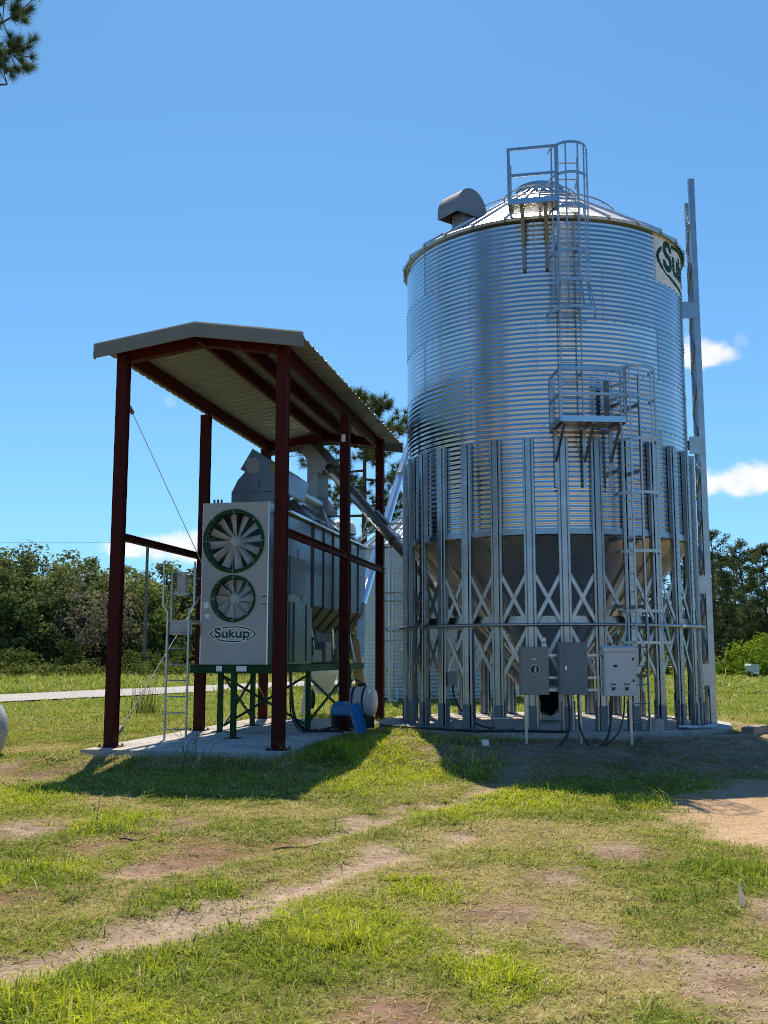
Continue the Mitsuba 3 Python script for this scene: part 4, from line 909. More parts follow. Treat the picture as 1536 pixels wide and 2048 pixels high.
mb = MB(); mb.box((3.555, f - .024, 1.475), (3.615, f - .0165, 1.512)); put('display', mb, 'black_rubber', d_)
for x in (3.545, 3.75):
    for dx in (-.022, .022): mb = MB(); mb.lathe([(.0001, .022), (.012, .022), (.014, 0)], 12, (x + dx, f - .0165, 1.215), (0, -1, 0)); put('push_button', mb, 'black_rubber', d_)
    mb = MB(); mb.box((x - .024, f - .04, 1.125), (x + .024, f - .0165, 1.17)); put('switch', mb, 'black_rubber', d_)
for z in (1.60, 1.27): mb = MB(); mb.box((3.845, f - .03, z - .02), (3.87, f - .0165, z + .02)); put('latch', mb, 'black_rubber', d_)
mb = MB(); mb.box((3.40, f + .03, 1.60), (3.409, f + .06, 1.66)); put('hinge', mb, 'black_rubber', k)
def curve(pts, n=24):
    pts = np.array(pts, float); out = []
    P = np.vstack([2 * pts[0] - pts[1], pts, 2 * pts[-1] - pts[-2]])
    for i in range(1, len(P) - 2):
        for t in np.linspace(0, 1, n // (len(pts) - 1) + 1)[:-1]:
            a, b, c, d = P[i - 1], P[i], P[i + 1], P[i + 2]
            out.append(.5 * ((2 * b) + (-a + c) * t + (2 * a - 5 * b + 4 * c - d) * t * t + (-a + 3 * b - 3 * c + d) * t ** 3))
    out.append(pts[-1]); return np.array(out)
def cable(label, pts, r=.017, m='black_rubber', name='cable', cat='cable', group=None):
    k = thing(name, label, cat, group); mb = MB(); mb.tube(curve(pts, 36), r, 8); used.add(k); scene[k] = ply(mb.mesh(), m, smooth=40)
ey = EF - .08
cable('black cable dropping from the left edge of the middle electrical panel', [(2.86, ey, 1.05), (2.88, ey, .7), (2.84, ey - .02, .45), (2.68, ey - .1, .27), (2.45, ey - .2, .24)], .02)
cable('black cable looping from the right edge of the middle electrical panel to the ground', [(3.02, ey, 1.05), (3.03, ey, .6), (3.10, ey - .05, .36), (3.22, ey - .1, .25), (3.40, ey - .1, .24)])
cable('black cable hanging from the left of the light grey control cabinet', [(3.53, ey, 1.03), (3.52, ey, .7), (3.46, ey - .04, .42), (3.33, ey - .08, .27), (3.18, ey - .1, .23)], .02)
cable('thin black cable bowing down from the middle of the light grey control cabinet', [(3.74, ey, 1.03), (3.72, ey, .75), (3.64, ey - .02, .5), (3.48, ey - .06, .33), (3.3, ey - .12, .23)], .013)
cable('black cable lying along the front edge of the round slab', [(-.05, 18.9, .42), (.8, 17.95, .43), (1.5, 17.55, .42), (2.3, 17.35, .43), (3.0, 17.3, .42)], .022)
cable('short black cable curving off a small box on a bin leg', [(1.20, 18.55, 1.22), (1.24, 18.45, .9), (1.42, 18.35, .62), (1.72, 18.2, .44), (2.2, 18.0, .42)], .018)
k = thing('leg_box', 'small grey switch box on a left leg of the large bin', 'electrical box'); mb = MB(); mb.box((1.12, 18.52, 1.12), (1.28, 18.62, 1.36)); put('casing', mb, 'box_grey', k)
mb = MB(); mb.box((1.13, 18.51, 1.13), (1.27, 18.519, 1.35)); put('cover', mb, 'box_grey', k)
k = thing('conduit_pipe', 'thin grey conduit running down behind the left of the round slab edge', 'pipe'); mb = MB(); mb.tube([(1.47, 17.32, 2.1), (1.47, 17.32, .42)], .022, 8); put('tube', mb, 'strap_blue', k, smooth=40)
k = thing('slab_box', 'blue-grey plastic box on the round slab under the bin', 'box'); mb = MB(); mb.box((1.86, 17.75, .40), (2.16, 18.0, .60)); put('body', mb, 'box_grey', k); mb = MB(); mb.box((1.85, 17.74, .60), (2.17, 18.01, .62)); put('lid', mb, 'box_light', k)
k = thing('slab_box', 'small pale box by a rear bin leg on the round slab', 'box'); mb = MB(); mb.box((2.1, 20.7, .40), (2.3, 20.9, .52)); put('body', mb, 'white_plastic', k); mb = MB(); mb.box((2.09, 20.69, .52), (2.31, 20.91, .54)); put('lid', mb, 'white_plastic', k)
k = thing('white_scrap', 'crumpled white sheet lying on the right edge of the round slab', 'sheet')
u_, v_ = np.meshgrid(np.linspace(0, 1, 14), np.linspace(0, 1, 8)); zz = .425 + .05 * meshkit.fbm(np.stack([u_ * 5, v_ * 4, 0 * u_], -1), 3, 5)
I = np.arange(u_.size).reshape(u_.shape); q = np.stack([I[:-1, :-1], I[:-1, 1:], I[1:, 1:], I[1:, :-1]], -1).reshape(-1, 4)
scene[k] = ply((np.stack([5.02 + .72 * u_ + .05 * v_, 17.95 + .30 * v_ + .3 * u_, zz], -1).reshape(-1, 3), q), 'white_paint', smooth=True)
k = thing('concrete_block', 'small pale concrete footing block near the bottom of the lower bin ladder', 'block')
mb = MB(); mb.lathe([(.0001, .60), (.12, .60), (.14, .57), (.15, .40)], 14, (4.55, 17.75, 0)); scene[k] = ply(mb.mesh(), 'concrete', smooth=30)
for i, (a, b, lab) in enumerate((((4.1, 17.02, .31), (5.2, 17.25, .31), 'old plank lying against the front right of the round slab'), ((5.0, 17.12, .30), (6.1, 17.75, .30), 'short old plank lying below the right end of the round slab'), ((6.15, 17.95, .37), (6.75, 18.9, .36), 'thick old timber against the right rim of the round slab'))):
    k = thing('timber_plank', lab, 'plank'); mb = MB(); mb.bar(a, b, .20, .10 + .05 * (i == 2)); scene[k] = ply(mb.mesh(), 'old_wood')
k = thing('plastic_pot', 'small white plastic pot lying in the shade before the round slab', 'pot'); mb = MB(); z = gz(1.58, 16.55); mb.lathe([(.0001, z + .09), (.05, z + .085), (.06, z + .05), (.062, z - .02)], 14, (1.58, 16.55, 0)); scene[k] = ply(mb.mesh(), 'white_plastic', smooth=40)
# torn black sheet hanging from the auger boot, label plates on the hopper ring
k = thing('torn_sheet', 'torn black plastic sheet hanging ragged under the bin outlet', 'plastic sheet')
rr_ = np.random.default_rng(3); mb = MB(); ys = np.linspace(0, 1, 15); low = .52 + .16 * rr_.random(15) * (np.arange(15) % 2) + .12 * np.abs(ys - .5)
for i in range(14): mb.add([(2.93 + .37 * ys[i], 19.9 + .06 * math.sin(i), .98), (2.93 + .37 * ys[i + 1], 19.9 + .06 * math.sin(i + 1), .98), (2.93 + .37 * ys[i + 1], 19.88 + .06 * math.sin(i + 1), low[i + 1]), (2.93 + .37 * ys[i], 19.88 + .06 * math.sin(i), low[i])], [[0, 1, 2, 3]])
scene[k] = ply(mb.mesh(), two({'type': 'diffuse', 'reflectance': rgb(.008, .008, .008)}))
for i, (a, b, lab) in enumerate((((2.15, 19.2, 2.15), (2.62, 19.2, 1.62), 'left tan perforated bar slanting under the hopper'), ((3.98, 19.2, 2.15), (3.52, 19.2, 1.66), 'right tan perforated bar slanting under the hopper'))):
    k = thing('perforated_bar', lab, 'bar'); L = np.linalg.norm(np.array(b) - a); poly = sbox(0, -.07, L, .07)
    for x in np.arange(.08, L - .04, .09): poly = poly.difference(affinity.scale(Point(x, 0).buffer(.04, 4), .5, 1))
    dx = nrm(np.array(b) - a); dz = np.cross(dx, [0, 1, 0]); mb = MB(); mb.prism(poly, .012, lambda v: np.array(a) + v[:, :1] * dx + v[:, 1:2] * dz + v[:, 2:3] * np.array([0, 1, 0])); scene[k] = ply(mb.mesh(), 'wood')

# ------------------------------------------------------------------ things on and behind the shelter slab
k = thing('chemical_tank', 'white plastic drum tank with two dark straps beside the far right shelter post', 'tank')
tc = np.array([-.46, 21.75, .72]); ax_ = nrm([.93, -.30, 0])
mb = MB(); mb.lathe([(.0001, -.32), (.12, -.315), (.24, -.28), (.30, -.22), (.315, -.12), (.315, .12), (.30, .22), (.24, .28), (.12, .315), (.0001, .32)], 32, tc, ax_); put('shell', mb, 'white_plastic', k, smooth=50)
for s in (-.11, .11): mb = MB(); c = tc + ax_ * s; mb.lathe([(.318, -.022), (.324, -.022), (.324, .022), (.318, .022)], 32, c, ax_); put('strap', mb, 'strap_blue', k)
mb = MB(); mb.lathe([(.09, -.02), (.09, .05), (.08, .065), (.0001, .065)], 16, tc + [0, 0, .31]); put('filler_cap', mb, 'black_rubber', k, smooth=40)
mb = MB(); mb.box(tc - [.26, .24, .52], tc + [.26, .24, -.30]); put('stand', mb, 'black_rubber', k)
cable('thin black hose arching from the cap of the white drum tank', [tc + [0, 0, .38], tc + [-.16, -.05, .44], tc + [-.36, -.1, .25], tc + [-.46, -.2, -.1]], .014, name='hose', cat='hose')
def rounded(pts, rad):
    s = trimesh.creation.icosphere(2, rad); return trimesh.convex.convex_hull(np.vstack([s.vertices + np.array(p) for p in pts]))
k = thing('blue_chute', 'bright blue plastic chute bent down off the right side of the shelter slab', 'chute')
mb = MB(); mb.tm(rounded([(-.97, 20.47, .56), (-.97, 20.47, .68), (-.62, 20.12, .56), (-.62, 20.12, .68), (-.84, 20.60, .56), (-.84, 20.60, .68), (-.49, 20.27, .56), (-.49, 20.27, .68)], .05)); mb.tm(rounded([(-.9, 20.44, .74), (-.80, 20.54, .74), (-.7, 20.3, .74), (-.76, 20.24, .74)], .04)); put('tray', mb, 'blue_plastic', k, smooth=40)
mb = MB(); pts = curve([(-.64, 20.12, .72), (-.55, 20.0, .60), (-.47, 19.8, .38), (-.39, 19.55, .16)], 16)
for j, (p, q) in enumerate(zip(pts[:-1], pts[1:])):
    w = .24 - .006 * j; mb.bar(p, q, w, .012, up=(0, -.6, .8)); mb.bar(p + [-w / 2, 0, .03], q + [-w / 2, 0, .03], .012, .10); mb.bar(p + [w / 2, 0, .03], q + [w / 2, 0, .03], .012, .10)
put('spout', mb, 'blue_plastic', k)
k = thing('black_bucket', 'black bucket standing under the blue chute on the shelter slab', 'bucket'); mb = MB(); c = W3(2.50, 5.1, .2); mb.lathe([(.0001, 0), (.14, 0), (.17, .36), (.18, .36), (.16, .37), (.13, .02), (.0001, .02)], 22, c); put('body', mb, 'black_rubber', k, smooth=40)
mb = MB(); mb.tube([c + [.17 * math.cos(a), .17 * math.sin(a) * .3, .36 + .14 * math.sin(a)] for a in np.linspace(0, math.pi, 10)], .005, 5); put('handle', mb, 'galv_bar', k)
for i, (pts, lab) in enumerate((([(2.12, 2.9, 1.36), (2.16, 2.9, .9), (2.2, 3.0, .5), (2.35, 3.3, .28), (2.6, 3.8, .23), (2.9, 3.75, .23), (3.02, 3.4, .16)], 'thick black hose hanging from the dryer stand and lying over the slab'),
        ([(2.10, 3.0, 1.36), (2.12, 3.0, .85), (2.18, 3.15, .42), (2.3, 3.7, .23), (2.45, 4.6, .23), (2.5, 4.9, .23)], 'second black hose curving under the dryer toward the bucket'), ([(2.08, 3.05, 1.36), (2.1, 3.05, .6), (2.18, 3.5, .24), (2.25, 4.3, .23)], 'thin black hose close behind the dryer\'s thick hose'))):
    cable(lab, [W3(*p) for p in pts], (.026, .022, .014)[i], name='hose', cat='hose')
# white hopper cart seen under the dryer
k = thing('hopper_cart', 'white feed hopper on splayed white legs seen behind the dryer stand', 'hopper'); hc = np.array([-1.55, 27.2, gz(-1.55, 27.2)])
mb = MB(); v = [(-.42, -.4, 1.75), (.42, -.4, 1.75), (.42, .4, 1.75), (-.42, .4, 1.75), (-.36, -.34, 1.05), (.36, -.34, 1.05), (.36, .34, 1.05), (-.36, .34, 1.05), (-.16, -.16, .55), (.16, -.16, .55), (.16, .16, .55), (-.16, .16, .55)]
mb.add(np.array(v) + hc, [[a + i, a + (i + 1) % 4, a + 4 + (i + 1) % 4, a + 4 + i] for a in (0, 4) for i in range(4)]); put('hopper', mb, 'white_paint', k)
for sx in (-1, 1):
    for sy in (-1, 1): mb = MB(); mb.bar(hc + [sx * .36, sy * .34, 1.3], hc + [sx * .52, sy * .4, 0], .11, .05, up=(0, 1, 0)); put('leg', mb, 'white_paint', k)
mb = MB(); mb.bar(hc + [.45, -.38, 1.05], hc + [.9, -.38, 1.35], .5, .03); mb.bar(hc + [.5, -.4, .3], hc + [.9, -.4, 1.3], .07, .05); put('green_side_panel', mb, 'pale_green', k)
mb = MB(); mb.lathe([(.20, -.04), (.24, -.04), (.24, .04), (.20, .04)], 20, hc + [-.28, -.5, .42], (1, .3, 0)); mb.lathe([(.0001, -.05), (.09, -.05), (.09, .05), (.0001, .05)], 14, hc + [-.28, -.5, .42], (1, .3, 0)); put('wheel', mb, 'black_rubber', k, smooth=30)
for i, (a, b, lab) in enumerate((((-.70, 25.6, 2.05), (-.42, 25.2, .75), 'longer tan board leaning behind the far end of the dryer'), ((-.66, 25.3, 1.3), (-.54, 25.0, .62), 'shorter tan board leaning behind the far end of the dryer'))):
    k = thing('leaning_board', lab, 'board'); mb = MB(); b = np.array(b); b[2] = gz(b[0], b[1]) if i == 0 else b[2]; mb.bar(a, b, .16, .03, up=(0, 1, .2)); scene[k] = ply(mb.mesh(), 'wood')
# propane tank at the frame's left edge
k = thing('propane_tank', 'rounded end of a pale grey horizontal tank at the left edge of the photo', 'tank'); tc = np.array([-6.45, 17.4, .44])
mb = MB(); mb.lathe([(.0001, .26), (.13, .25), (.25, .222), (.36, .165), (.44, .09), (.475, .03), (.48, 0), (.48, -1.8), (.36, -1.98), (.0001, -2.06)], 40, tc, (1, .12, 0)); put('shell', mb, 'tank_paint', k, smooth=50)
for x in (-.35, -1.5): mb = MB(); mb.box(tc + [x - .06, -.3, -.5], tc + [x + .06, .3, -.30]); put('saddle', mb, 'concrete', k)
mb = MB(); mb.lathe([(.0001, .62), (.12, .60), (.16, .54), (.16, .44)], 20, tc + [-.8, -.1, 0]); put('valve_dome', mb, 'tank_paint', k, smooth=40)

# ------------------------------------------------------------------ yard litter
k = thing('broken_stake', 'pale splintered plastic marker stake stuck in the grass on the right', 'marker'); z = gz(2.37, 7.16)
mb = MB(); mb.sheet2d(Polygon([(-.022, -.02), (.022, -.02), (.020, .06), (.012, .085), (.006, .17), (-.002, .11), (-.010, .14), (-.018, .07)]), lambda v: np.stack([2.37 + v[:, 0] - .02 * v[:, 1], 7.16 + .3 * v[:, 1] + 6 * v[:, 0] ** 2, z + v[:, 1]], -1))
scene[k] = ply(mb.mesh(), {'type': 'principledthin', 'base_color': vary((.55, .49, .42), 40, .25), 'roughness': .6, 'diff_trans': 1.1, 'spec_trans': 0.0})
for x0, y0, L, an, lab in ((-.95, 9.25, .42, .35, 'bare stick lying at the edge of the sandy wheel track'), (-2.35, 9.55, .25, -.2, 'short stick lying in the grass left of the wheel track')):
    k = thing('fallen_stick', lab, 'stick'); pts = [(x0 + L * t * math.cos(an), y0 + L * t * math.sin(an) * .6, gz(x0 + L * t * math.cos(an), y0 + L * t * math.sin(an) * .6) + .018 + .012 * math.sin(t * 7)) for t in np.linspace(0, 1, 7)]
    mb = MB(); mb.tube(pts, [.007, .009, .008, .008, .007, .006, .004], 6); scene[k] = ply(mb.mesh(), 'bark', smooth=True)
k = thing('grain_heap', 'low pale heap of spilled grain on the slope between the two slabs', 'grain heap'); uu, vv = np.meshgrid(np.linspace(-1, 1, 22), np.linspace(-1, 1, 22)); hx, hy = .35 + uu * .55, 20.6 + vv * .7
zz = g(hx, hy) - .02 + .13 * np.clip(1 - uu ** 2 - vv ** 2, 0, 1) + .03 * (nz(hx, hy, 6, 3) - .5); I = np.arange(uu.size).reshape(uu.shape); q = np.stack([I[:-1, :-1], I[:-1, 1:], I[1:, 1:], I[1:, :-1]], -1).reshape(-1, 4)
scene[k] = ply((np.stack([hx, hy, zz], -1).reshape(-1, 3), q), two({'type': 'diffuse', 'reflectance': vary((.42, .34, .25), 20, .3)}), smooth=True)

# ------------------------------------------------------------------ plants
def leaf_cloud(r, centers, radii, per, size, base, tip, inward=None, flat_=.6):
    """small leaf faces in clumps; colour varies from leaf to leaf"""
    P, N, Cc = [], [], []
    c0 = centers.mean(0)
    for c, rad in zip(centers, radii):
        d = r.normal(size=(per, 3)); d /= np.linalg.norm(d, axis=1, keepdims=True); rr = rad * r.random((per, 1)) ** .45
        P.append(c + d * rr * [1, 1, .8]); N.append(d * .7 + r.normal(size=(per, 3)) * flat_ + [0, 0, .45] + .3 * nrm(c - c0)); t = r.random()
        k = np.clip(r.random((per, 1)) * .6 + t * .5 - .05, 0, 1); Cc.append((np.asarray(base) * (1 - k) + np.asarray(tip) * k) * (.75 + .5 * r.random((per, 1))))
    P, N, Cc = np.vstack(P), np.vstack(N), np.vstack(Cc); n = len(P)
    N /= np.linalg.norm(N, axis=1, keepdims=True); a = np.cross(N, r.normal(size=(n, 3))); a /= np.linalg.norm(a, axis=1, keepdims=True) + 1e-9; b = np.cross(N, a)
    s = size * (.6 + .8 * r.random((n, 1)))
    V = np.stack([P - a * s, P + b * s * .55, P + a * s, P - b * s * .55], 1).reshape(-1, 3)
    F = (np.arange(n) * 4)[:, None, None] + np.array([[0, 1, 2], [0, 2, 3]])
    return V, F.reshape(-1, 3), np.repeat(Cc, 4, 0)
def limb_mesh(r, h, trunk_r, crown_lo, ends, lean=.03):
    mb = MB(); n = 9; zs = np.linspace(0, h * .80, n); off = np.cumsum(r.normal(size=(n, 2)) * lean * h * .12, 0)
    pts = np.c_[off, zs]; pts[0, :2] = 0; mb.tube(pts, trunk_r * (1 - .95 * zs / (h * .82)) * np.where(zs == 0, 1.35, 1) + .008, 9)
    for e in ends:
        zb = max(crown_lo * .8, min(e[2] - .25 * np.hypot(e[0], e[1]) - .3, h * .9)); i = np.interp(zb, zs, np.arange(n)); o = np.array([np.interp(i, np.arange(n), pts[:, 0]), np.interp(i, np.arange(n), pts[:, 1]), zb])
        m = (o + e) / 2 + [0, 0, -.06 * np.linalg.norm(e - o)]; rr = trunk_r * (1 - .85 * zb / h) * .42; mb.tube([o, m, e], [rr, rr * .7, rr * .25], 5)
    return mb
def broadleaf(seed, h, w, lo, base, tip, per=92, nc=74, size=.165):
    r = np.random.default_rng(seed); C, R = [], []
    while len(C) < nc:
        p = r.uniform([-1, -1, 0], [1, 1, 1]); prof = math.sin(math.pi * min(1, (p[2] * .86 + .14)) ** .8) ** .6
        q = math.hypot(p[0], p[1]); 
        if q < prof and r.random() < .25 + q: C.append([p[0] * w, p[1] * w, lo + p[2] * (h - lo - .35)]); R.append(.10 * h * (.55 + .75 * r.random()))
    C = np.array(C); R = np.array(R); V, F, Cc = leaf_cloud(r, C, R, per, size, base, tip)
    return ply((V, F), 'leaf', color=np.clip(Cc, 0, 1)), ply(limb_mesh(r, h, .022 * h, lo, C[::4]).mesh(), 'bark', smooth=True)
def pine(seed, h, w, lo, base, tip, ntuft=170, needles=26, nl=.30, nw=.028):
    r = np.random.default_rng(seed); mb = MB(); n = 10; zs = np.linspace(0, h, n); off = np.cumsum(r.normal(size=(n, 2)) * .05, 0); off[0] = 0
    tr = .015 * h; mb.tube(np.c_[off, zs], tr * (1 - .8 * zs / h), 9); T_, D_ = [], []
    nl_ = max(9, int((h - lo) * 2.6))
    for i in range(nl_):
        t = (i + .5) / nl_; z = lo + (h - lo) * t; a = i * 2.4 + r.normal() * .3; L = w * (1 - .72 * t ** 1.6) * (.6 + .5 * r.random()); o = np.array([np.interp(z, zs, off[:, 0]), np.interp(z, zs, off[:, 1]), z])
        d = np.array([math.cos(a), math.sin(a), 0]); e = o + d * L + [0, 0, L * (.18 + .35 * t)]; m = o + d * L * .55 + [0, 0, L * .02]; pts = curve([o, m, e], 8)
        mb.tube(pts, np.linspace(tr * .33, tr * .08, len(pts)), 5)
        k = max(2, int(ntuft / nl_))
        for j in range(k):
            s = .35 + .65 * r.random() if j else 1.0; b = pts[min(len(pts) - 1, int(s * (len(pts) - 1)))]; sd = r.normal(size=3) * [1, 1, .5]; sd = nrm(sd * .8 + d * .5 + [0, 0, .35]); tl = L * .28 * (.4 + r.random()) * (s < .98) + .05
            tip_ = b + sd * tl; mb.tube([b, tip_], [tr * .09, tr * .05], 4, False); T_.append(tip_); D_.append(sd)
    T_.append(np.array([*off[-1], h])); D_.append(np.array([0, 0, 1.]))
    V, F, Cc = needle_tufts(r, np.array(T_), np.array(D_), needles, nl, nw, base, tip)
    return ply((V, F), 'leaf', color=Cc), ply(mb.mesh(), 'bark', smooth=True)
def needle_tufts(r, P, D, needles, nl, nw, base, tip):
    n = len(P); d = r.normal(size=(n, needles, 3)); d /= np.linalg.norm(d, axis=2, keepdims=True); d = d * .95 + D[:, None, :] * .75; d /= np.linalg.norm(d, axis=2, keepdims=True)
    o = P[:, None, :] - D[:, None, :] * nl * .35 * r.random((n, needles, 1)); e = o + d * nl * (.7 + .5 * r.random((n, needles, 1))); a = np.cross(d, r.normal(size=(n, needles, 3))); a /= np.linalg.norm(a, axis=2, keepdims=True) + 1e-9
    V = np.stack([o - a * nw / 2, o + a * nw / 2, e], 2).reshape(-1, 3); F = np.arange(len(V)).reshape(-1, 3); k = r.random((n, needles, 1)) * .7 + r.random((n, 1, 1)) * .3
    C = (np.asarray(base) * (1 - k) + np.asarray(tip) * k); return V, F, np.repeat(np.clip(C, 0, 1).reshape(-1, 3), 3, 0)
OL0, OL1, DG0, DG1, LG0, LG1 = (.115, .155, .05), (.20, .245, .085), (.085, .115, .04), (.155, .19, .065), (.14, .19, .05), (.25, .29, .075)
BV = [broadleaf(101, 9.5, 3.3, 1.2, OL0, OL1), broadleaf(102, 9.0, 2.9, .9, DG0, DG1), broadleaf(103, 8.6, 3.4, .6, OL0, LG1), broadleaf(104, 10.2, 2.7, 2.4, DG0, OL1), broadleaf(105, 7.2, 2.7, .4, LG0, LG1), broadleaf(106, 9.3, 3.0, 1.0, OL0, DG1)]
GREY = broadleaf(107, 9.2, 2.6, .8, (.13, .12, .085), (.26, .235, .16), 42, 40, .15)
def far_pine(seed, h, w, lo, base, tip):
    r = np.random.default_rng(seed); mb = MB(); zs = np.linspace(0, h * .97, 9); off = np.cumsum(r.normal(size=(9, 2)) * .07, 0); off[0] = 0; tr = .016 * h
    mb.tube(np.c_[off, zs], tr * (1 - .85 * zs / h), 8); C, R = [], []; n = int((h - lo) * 3.4)
    for i in range(n):
        t = (i + .5) / n; zz = lo + (h - lo) * t; a = i * 2.4 + r.normal() * .4; L = w * (1 - .75 * t ** 1.8) * (.45 + .65 * r.random()); o = np.array([np.interp(zz, zs, off[:, 0]), np.interp(zz, zs, off[:, 1]), zz])
        e = o + np.array([math.cos(a) * L, math.sin(a) * L, L * (.1 + .35 * t)]); mb.tube([o, (o + e) / 2 - [0, 0, .05 * L], e], [tr * .3, tr * .2, tr * .08], 5)
        for s_ in (1.0, .72, .45)[: 2 + (r.random() < .6)]: C.append(o + (e - o) * s_ + r.normal(size=3) * .14 * L + [0, 0, .12]); R.append((.34 + .30 * r.random()) * (1.0 if s_ > .5 else .75))
    C.append(np.array([*off[-1], h - .2])); R.append(.45)
    V, F, Cc = leaf_cloud(r, np.array(C), np.array(R), 105, .085, base, tip, flat_=.9)
    return ply((V, F), 'leaf', color=np.clip(Cc, 0, 1)), ply(mb.mesh(), 'bark', smooth=True)
PV_ = [far_pine(211, 11.5, 2.7, 4.0, (.085, .112, .043), (.098, .127, .049)), far_pine(212, 12.0, 3.0, 3.2, (.085, .112, .043), (.098, .127, .049)), far_pine(213, 10.5, 2.6, 1.8, (.085, .112, .043), (.098, .127, .049))]
def plant(name, var, x, y, s, label, group, cat='tree', rot=0.0, sink=.05, z=None):
    k = thing(name, label, cat, group); z = gz(x, y) - sink if z is None else z; m = T().translate([x, y, z]).rotate([0, 0, 1], rot).scale(s)
    for nm, d in (('crown', var[0]), ('trunk', var[1])): kk = f'{k}__{nm}'; used.add(kk); scene[kk] = {**d, 'to_world': m}
def at(px, Y): return (px - 768) / 2080 * Y
r_ = np.random.default_rng(77)
LEFT = 'trees of the wood beyond the road'
names = {0: 'olive green tree in the wood across the road', 1: 'dark green tree in the wood across the road', 2: 'bushy light olive tree in the wood across the road', 3: 'tall narrow tree in the wood across the road', 4: 'low bright green tree in the wood across the road', 5: 'rounded mid green tree in the wood across the road'}
# (picture column, depth, top row, variety): a front row and a second one behind it
ORD = ['first', 'second', 'third', 'fourth', 'fifth', 'sixth', 'seventh', 'eighth', 'ninth', 'tenth', 'eleventh', 'twelfth']
row = [(-65, 70, 1075, 0), (-20, 67, 1086, 1), (18, 74, 1078, 0), (48, 66, 1125, 5), (84, 72, 1064, 3), (118, 68, 1104, 3), (150, 76, 1084, 0), (192, 78, 1088, 2), (212, 70, 1140, 1), (262, 74, 1106, 5), (300, 70, 1122, 2), (335, 77, 1104, 0), (372, 72, 1118, 5), (410, 76, 1108, 1), (455, 73, 1118, 2), (500, 78, 1112, 0), (545, 74, 1120, 1), (590, 80, 1118, 5), (640, 78, 1122, 0), (690, 82, 1130, 1), (740, 80, 1132, 2), (790, 83, 1138, 5), (30, 88, 1100, 1), (110, 90, 1098, 5), (235, 90, 1108, 1), (310, 92, 1112, 3), (430, 92, 1115, 5), (560, 93, 1122, 3),
       (850, 86, 1150, 1), (905, 88, 1150, 0), (960, 86, 1150, 5), (1020, 88, 1150, 1), (1080, 86, 1150, 2), (1140, 88, 1150, 1), (1190, 84, 1150, 5)]
H0 = [9.5, 9.0, 8.6, 10.2, 7.2, 9.3]
seen_ = {}
row.sort(key=lambda q: q[0])
for px, Yd, top, vv in row:
    x = at(px, Yd); zt = 1.65 + Yd * math.tan(PITCH + math.atan((1024 - top) / 2080)); s = (zt - gz(x, Yd)) / H0[vv]
    sx = s * (1.15 if vv != 3 else 1.0)
    kd = names[vv] if px < 840 else 'dark tree glimpsed between the large bin\'s legs'; seen_[kd] = seen_.get(kd, 0) + 1
    k = thing('broadleaf_tree', f'{kd}, {ORD[seen_[kd] - 1]} from the left', 'tree', LEFT if px < 840 else 'trees glimpsed between the bin legs')
    if px == 84: labels[k] = {'label': 'tallest dark tree standing out above the wood at the left', 'category': 'tree'}
    m = T().translate([x, Yd, gz(x, Yd) - .1]).rotate([0, 0, 1], float(r_.random() * 360)).scale([sx, sx, s])
    for nm, d in (('crown', BV[vv][0]), ('trunk', BV[vv][1])): kk = f'{k}__{nm}'; used.add(kk); scene[kk] = {**d, 'to_world': m}
for px, Yd, top, lab in ((165, 65, 1120, 'greyish thin leaved tree with bare twigs left of the shelter'), (232, 66, 1128, 'greyish thin leaved tree half behind the near left shelter post')):
    x = at(px, Yd); zt = 1.65 + Yd * math.tan(PITCH + math.atan((1024 - top) / 2080)); plant('grey_tree', GREY, x, Yd, (zt - gz(x, Yd)) / 9.2, lab, None, rot=40)
    labels[[q for q in labels if q.startswith('grey_tree')][-1]].pop('group', None)
RIGHT = 'pines at the right edge beyond the field'
HP = [11.5, 12.0, 10.5]
for px, Yd, top, vv in ((1262, 78, 1130, 2), (1305, 74, 1125, 2), (1345, 80, 1100, 0), (1388, 72, 1098, 2), (1415, 86, 1110, 2), (1425, 78, 1066, 0), (1448, 71, 1112, 2), (1465, 88, 1120, 2), (1490, 74, 1088, 1), (1510, 84, 1100, 2), (1532, 76, 1094, 0), (1575, 72, 1090, 1), (1620, 76, 1080, 0)):
    x = at(px, Yd); zt = 1.65 + Yd * math.tan(PITCH + math.atan((1024 - top) / 2080))
    lab = {0: 'tall pine in the dark grove at the right', 1: 'broad pine in the dark grove at the right', 2: 'lower dense pine in the dark grove at the right'}[vv]
    seen_[lab] = seen_.get(lab, 0) + 1
    plant('pine_tree', PV_[vv], x, Yd, (zt - gz(x, Yd)) / HP[vv], f'{lab}, {ORD[seen_[lab] - 1]} from the left', RIGHT, rot=float(r_.random() * 360))
for i, (px, Yd) in enumerate(((1240, 88), (1290, 84), (1330, 86), (1375, 82), (1410, 80), (1450, 79), (1495, 80), (1540, 82), (1590, 84))):
    plant('broadleaf_tree', BV[1], at(px, Yd), Yd, .62, f'low dark tree below the pines at the right, {ORD[i]} from the left', 'low trees below the pines', rot=float(r_.random() * 360))
# the pine behind the shelter
MIDP = pine(305, 12.8, 4.4, 3.6, (.055, .085, .03), (.12, .155, .05), 760, 60, .36, .028)
plant('pine_tree', MIDP, -1.05, 45.0, 1.0, 'tall pine with crooked limbs behind the shelter roof and the large bin', None, rot=25)
labels[[q for q in labels if q.startswith('pine_tree')][-1]].pop('group', None)
